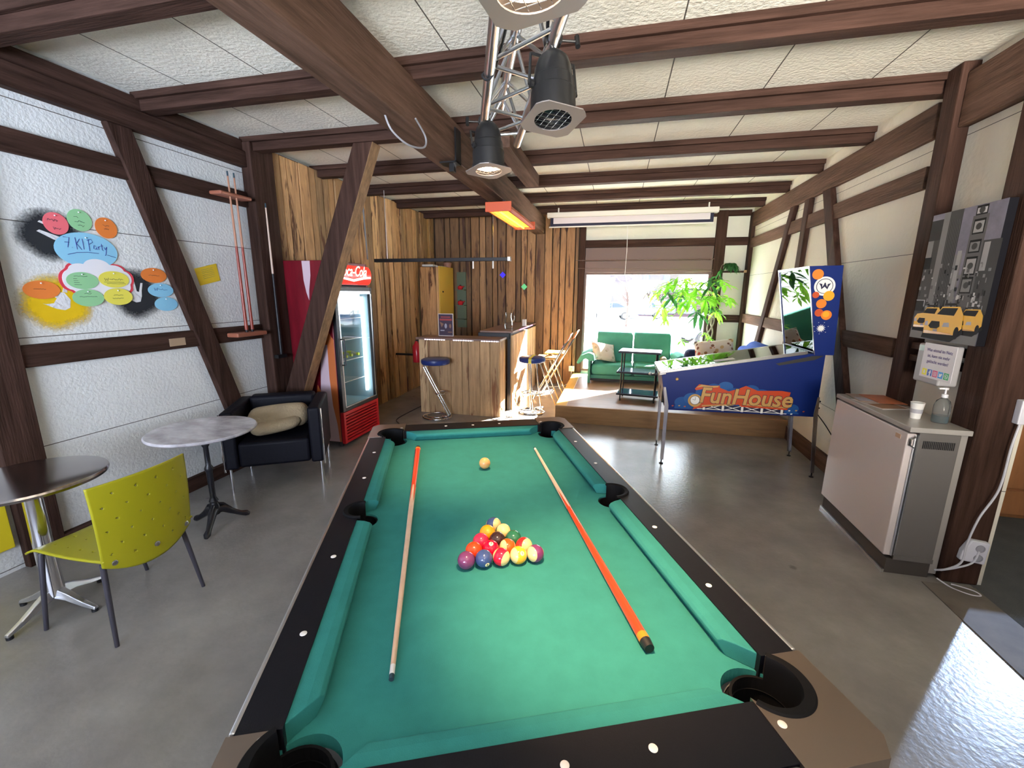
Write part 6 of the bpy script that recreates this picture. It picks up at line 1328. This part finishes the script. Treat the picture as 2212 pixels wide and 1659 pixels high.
for k in range(12): 
    x = -0.15-0.012*(k%4); leaflet(b, Vector((x,-0.03,0.03-0.028*k)), Vector((rg.uniform(-0.6,0.3),-0.5,-0.4)), 0.09, 0.035, 0.5)
b.build('foliage', m_leaf2, vp, recalc=False)
b = MB(); b.tube(wig([(0,-0.01,0.06),(-0.10,-0.03,0.12),(-0.16,-0.03,0.02),(-0.17,-0.03,-0.30)],0),0.003,6); b.build('trailing_stem', m_stem, vp, smooth=True)

# ================================================================== outside: square, kiosk, houses, cars
def oz(z): return z-0.55      # the street lies a little lower than the floor
m_pave = mat('bright_paving',(0.72,0.71,0.68),0.8,var=0.08,vscale=0.6)
b = MB(); b.box(-80,80,YB+0.2,140,oz(-0.2),oz(0.0)); struct(b.build('floor', m_pave))
def house(name, label, x0, x1, y0, dep, h, roof, wc, rcol, wins, cat='building', hipped=True):
    t = thing(name, label, cat, ((x0+x1)/2,y0,oz(0))); w_ = (x1-x0)/2
    mw_ = mat('facade_'+label[:18].replace(' ','_'), wc, 0.8); mr_ = mat('roofing_'+label[:18].replace(' ','_'), rcol, 0.8)
    b = MB(); b.box(-w_,w_,0,dep,0,h); wl = b.build('wall', mw_, t)
    b = MB()
    if roof > 0: b.prism([(-w_-0.4,h),(w_+0.4,h),(0,h+roof)],-0.4,dep+0.4,'y')
    else: b.box(-w_-0.3,w_+0.3,-0.5,dep,h,h+0.35)
    b.build('roof', mr_, t)
    for (wx, wz, ww, wh) in wins:
        b = MB(); b.box(wx-ww/2,wx+ww/2,-0.05,0.0,wz,wz+wh); b.build('window', mat('far_glass',(0.05,0.07,0.12),0.2), t)
    return t
house('house','distant pale gabled house seen through the window above the square', 1.9,6.6,52,8,4.6,2.6,(0.075,0.066,0.062),(0.05,0.038,0.036),[(-1.1,3.4,0.7,1.1),(1.1,3.4,0.7,1.1),(0,1.0,3.6,1.4)])
house('shop_building','distant flat-roofed shop row behind the square with dark shopfronts',2.2,8.5,44,3,2.2,0,(0.045,0.022,0.030),(0.05,0.042,0.055),[(-2.0,0.3,1.2,1.3),(-0.4,0.3,1.2,1.3),(1.3,0.3,1.2,1.3)])
house('house','distant dark-roofed house in the middle of the window view',-2.2,2.2,66,6,4.0,1.6,(0.060,0.056,0.072),(0.045,0.04,0.055),[(-1.2,2.0,0.8,1.1),(0.4,2.0,0.8,1.1)])
house('station_building','long pale building on the right behind the plant leaves',10.5,22,48,8,6.0,2.4,(0.08,0.075,0.075),(0.05,0.04,0.04),[(-3.5,3.2,1,1.3),(-1,3.2,1,1.3),(1.8,3.2,1,1.3)])
kk = thing('bus_shelter','glazed bus shelter on the far left of the square seen through the window','shelter',(-2.6,30,oz(0)))
b = MB(); b.box(-1.5,1.7,-0.8,1.2,2.35,2.55); b.build('roof', mat('shelter_roof',(0.04,0.045,0.07),0.5), kk)
for x in (-1.2,1.2):
    for y_ in (-0.5,0.9): b = MB(); b.box(x-0.06,x+0.06,y_-0.06,y_+0.06,0,2.35); b.build('post', mat('shelter_post',(0.035,0.035,0.055),0.5), kk)
b = MB(); b.box(-1.1,1.1,0.85,0.9,0.4,2.0); b.build('back_panel', mat('shelter_panel',(0.075,0.085,0.11),0.3), kk)
b = MB(); b.box(-1.0,1.0,0.3,0.7,0.4,0.48); b.build('bench', mat('shelter_post',(0.035,0.035,0.055),0.5), kk)
bt = thing('bare_tree','small bare tree standing in front of the distant shops','tree',(0.75,30,oz(0)))
b = MB(); b.tube([(0,0,0),(0.03,0,1.3),(0,0,2.2)],[0.09,0.07,0.05],8); b.build('trunk', mat('bare_bark',(0.05,0.032,0.03),0.9), bt)
b = MB()
for k in range(40):
    a = rg.uniform(0,2*PI); e_ = rg.uniform(0.2,1.3); l_ = rg.uniform(0.7,1.5); p0 = Vector((0,0,rg.uniform(1.2,2.2))); p1 = p0+Vector((c_(a)*c_(e_),s_(a)*c_(e_),s_(e_)))*l_; b.tube([p0,(p0+p1)/2+Vector((0,0,0.1)),p1],[0.03,0.018,0.006],5)
b.build('branches', mat('bare_bark',(0.05,0.032,0.03),0.9), bt)
def car(label, x, y, rz, col, s=1.0):
    t = thing('parked_car', label, 'car', (x,y,oz(0)), rz, 'cars parked outside')
    prof = [(-2.1,0.35),(-2.15,0.75),(-1.95,0.92),(-1.2,1.0),(-0.6,1.42),(0.9,1.46),(1.6,1.05),(2.05,0.95),(2.15,0.6),(2.1,0.35)]
    b = MB(); b.prism(prof,-0.85,0.85,'y'); b.build('body', mat('paint_'+label[:12].replace(' ','_'),col,0.25,coat=0.6), t, bevel=0.06, seg=3, smooth=True)
    for sd in (-1,1):
        b = MB(); b.prism([(-1.05,0.98),(-0.55,1.36),(0.15,1.39),(0.15,0.98)],sd*0.853-0.004,sd*0.853+0.004,'y'); b.prism([(0.22,0.98),(0.22,1.39),(0.85,1.40),(1.35,1.03)],sd*0.853-0.004,sd*0.853+0.004,'y'); b.build('side_window', mat('car_glass',(0.02,0.03,0.05),0.1), t)
        for wx in (-1.3,1.3):
            b = MB(); b.lathe([(0.001,-0.1),(0.32,-0.1),(0.34,0),(0.32,0.1),(0.001,0.1)],24,(0,0,0),Matrix.Translation((wx,sd*0.80,0.33)) @ Euler((PI/2,0,0)).to_matrix().to_4x4()); wh = b.build('wheel', mat('tyre',(0.02,0.02,0.022),0.8), t, smooth=True)
            b = MB(); b.lathe([(0.001,-0.115),(0.2,-0.115),(0.2,0.115),(0.001,0.115)],12,(0,0,0),Matrix.Translation((wx,sd*0.80,0.33)) @ Euler((PI/2,0,0)).to_matrix().to_4x4()); b.build('hubcap', m_alu, wh)
    return t
car('silver-blue car parked outside, behind the plant leaves',4.7,20.5,0.25,(0.06,0.07,0.11))
car('dark blue car parked outside at the right edge of the window',4.2,14.2,1.1,(0.03,0.05,0.13))
car('small pale car parked far away beside the shelter',-0.6,38,0.1,(0.12,0.13,0.16))
car('blue-grey car parked far off behind the bare tree',2.2,40,0.0,(0.05,0.065,0.11))
an = thing('shop_awning','pale blue shop awning outside above the plant leaves','awning',(3.5,13.5,oz(0)))
b = MB(); b.prism([(0.0,3.05),(0.9,3.5),(0.9,3.42),(0.0,2.95)],-0.9,1.4,'x'); b.build('canopy', mat('awning_blue',(0.03,0.055,0.12),0.8), an)
for x in (-0.8,1.3): b = MB(); b.tube([(x,0.1,0),(x,0.1,3.0)],0.03,8); b.build('post', m_bmet, an)
b = MB(); b.box(-1.2,1.0,10.2,10.28,oz(0),oz(0.12)); tag(b.build('kerb_stone', mat('kerb_grey',(0.30,0.30,0.34),0.8), None),'low grey kerb on the square just outside the window','kerb')
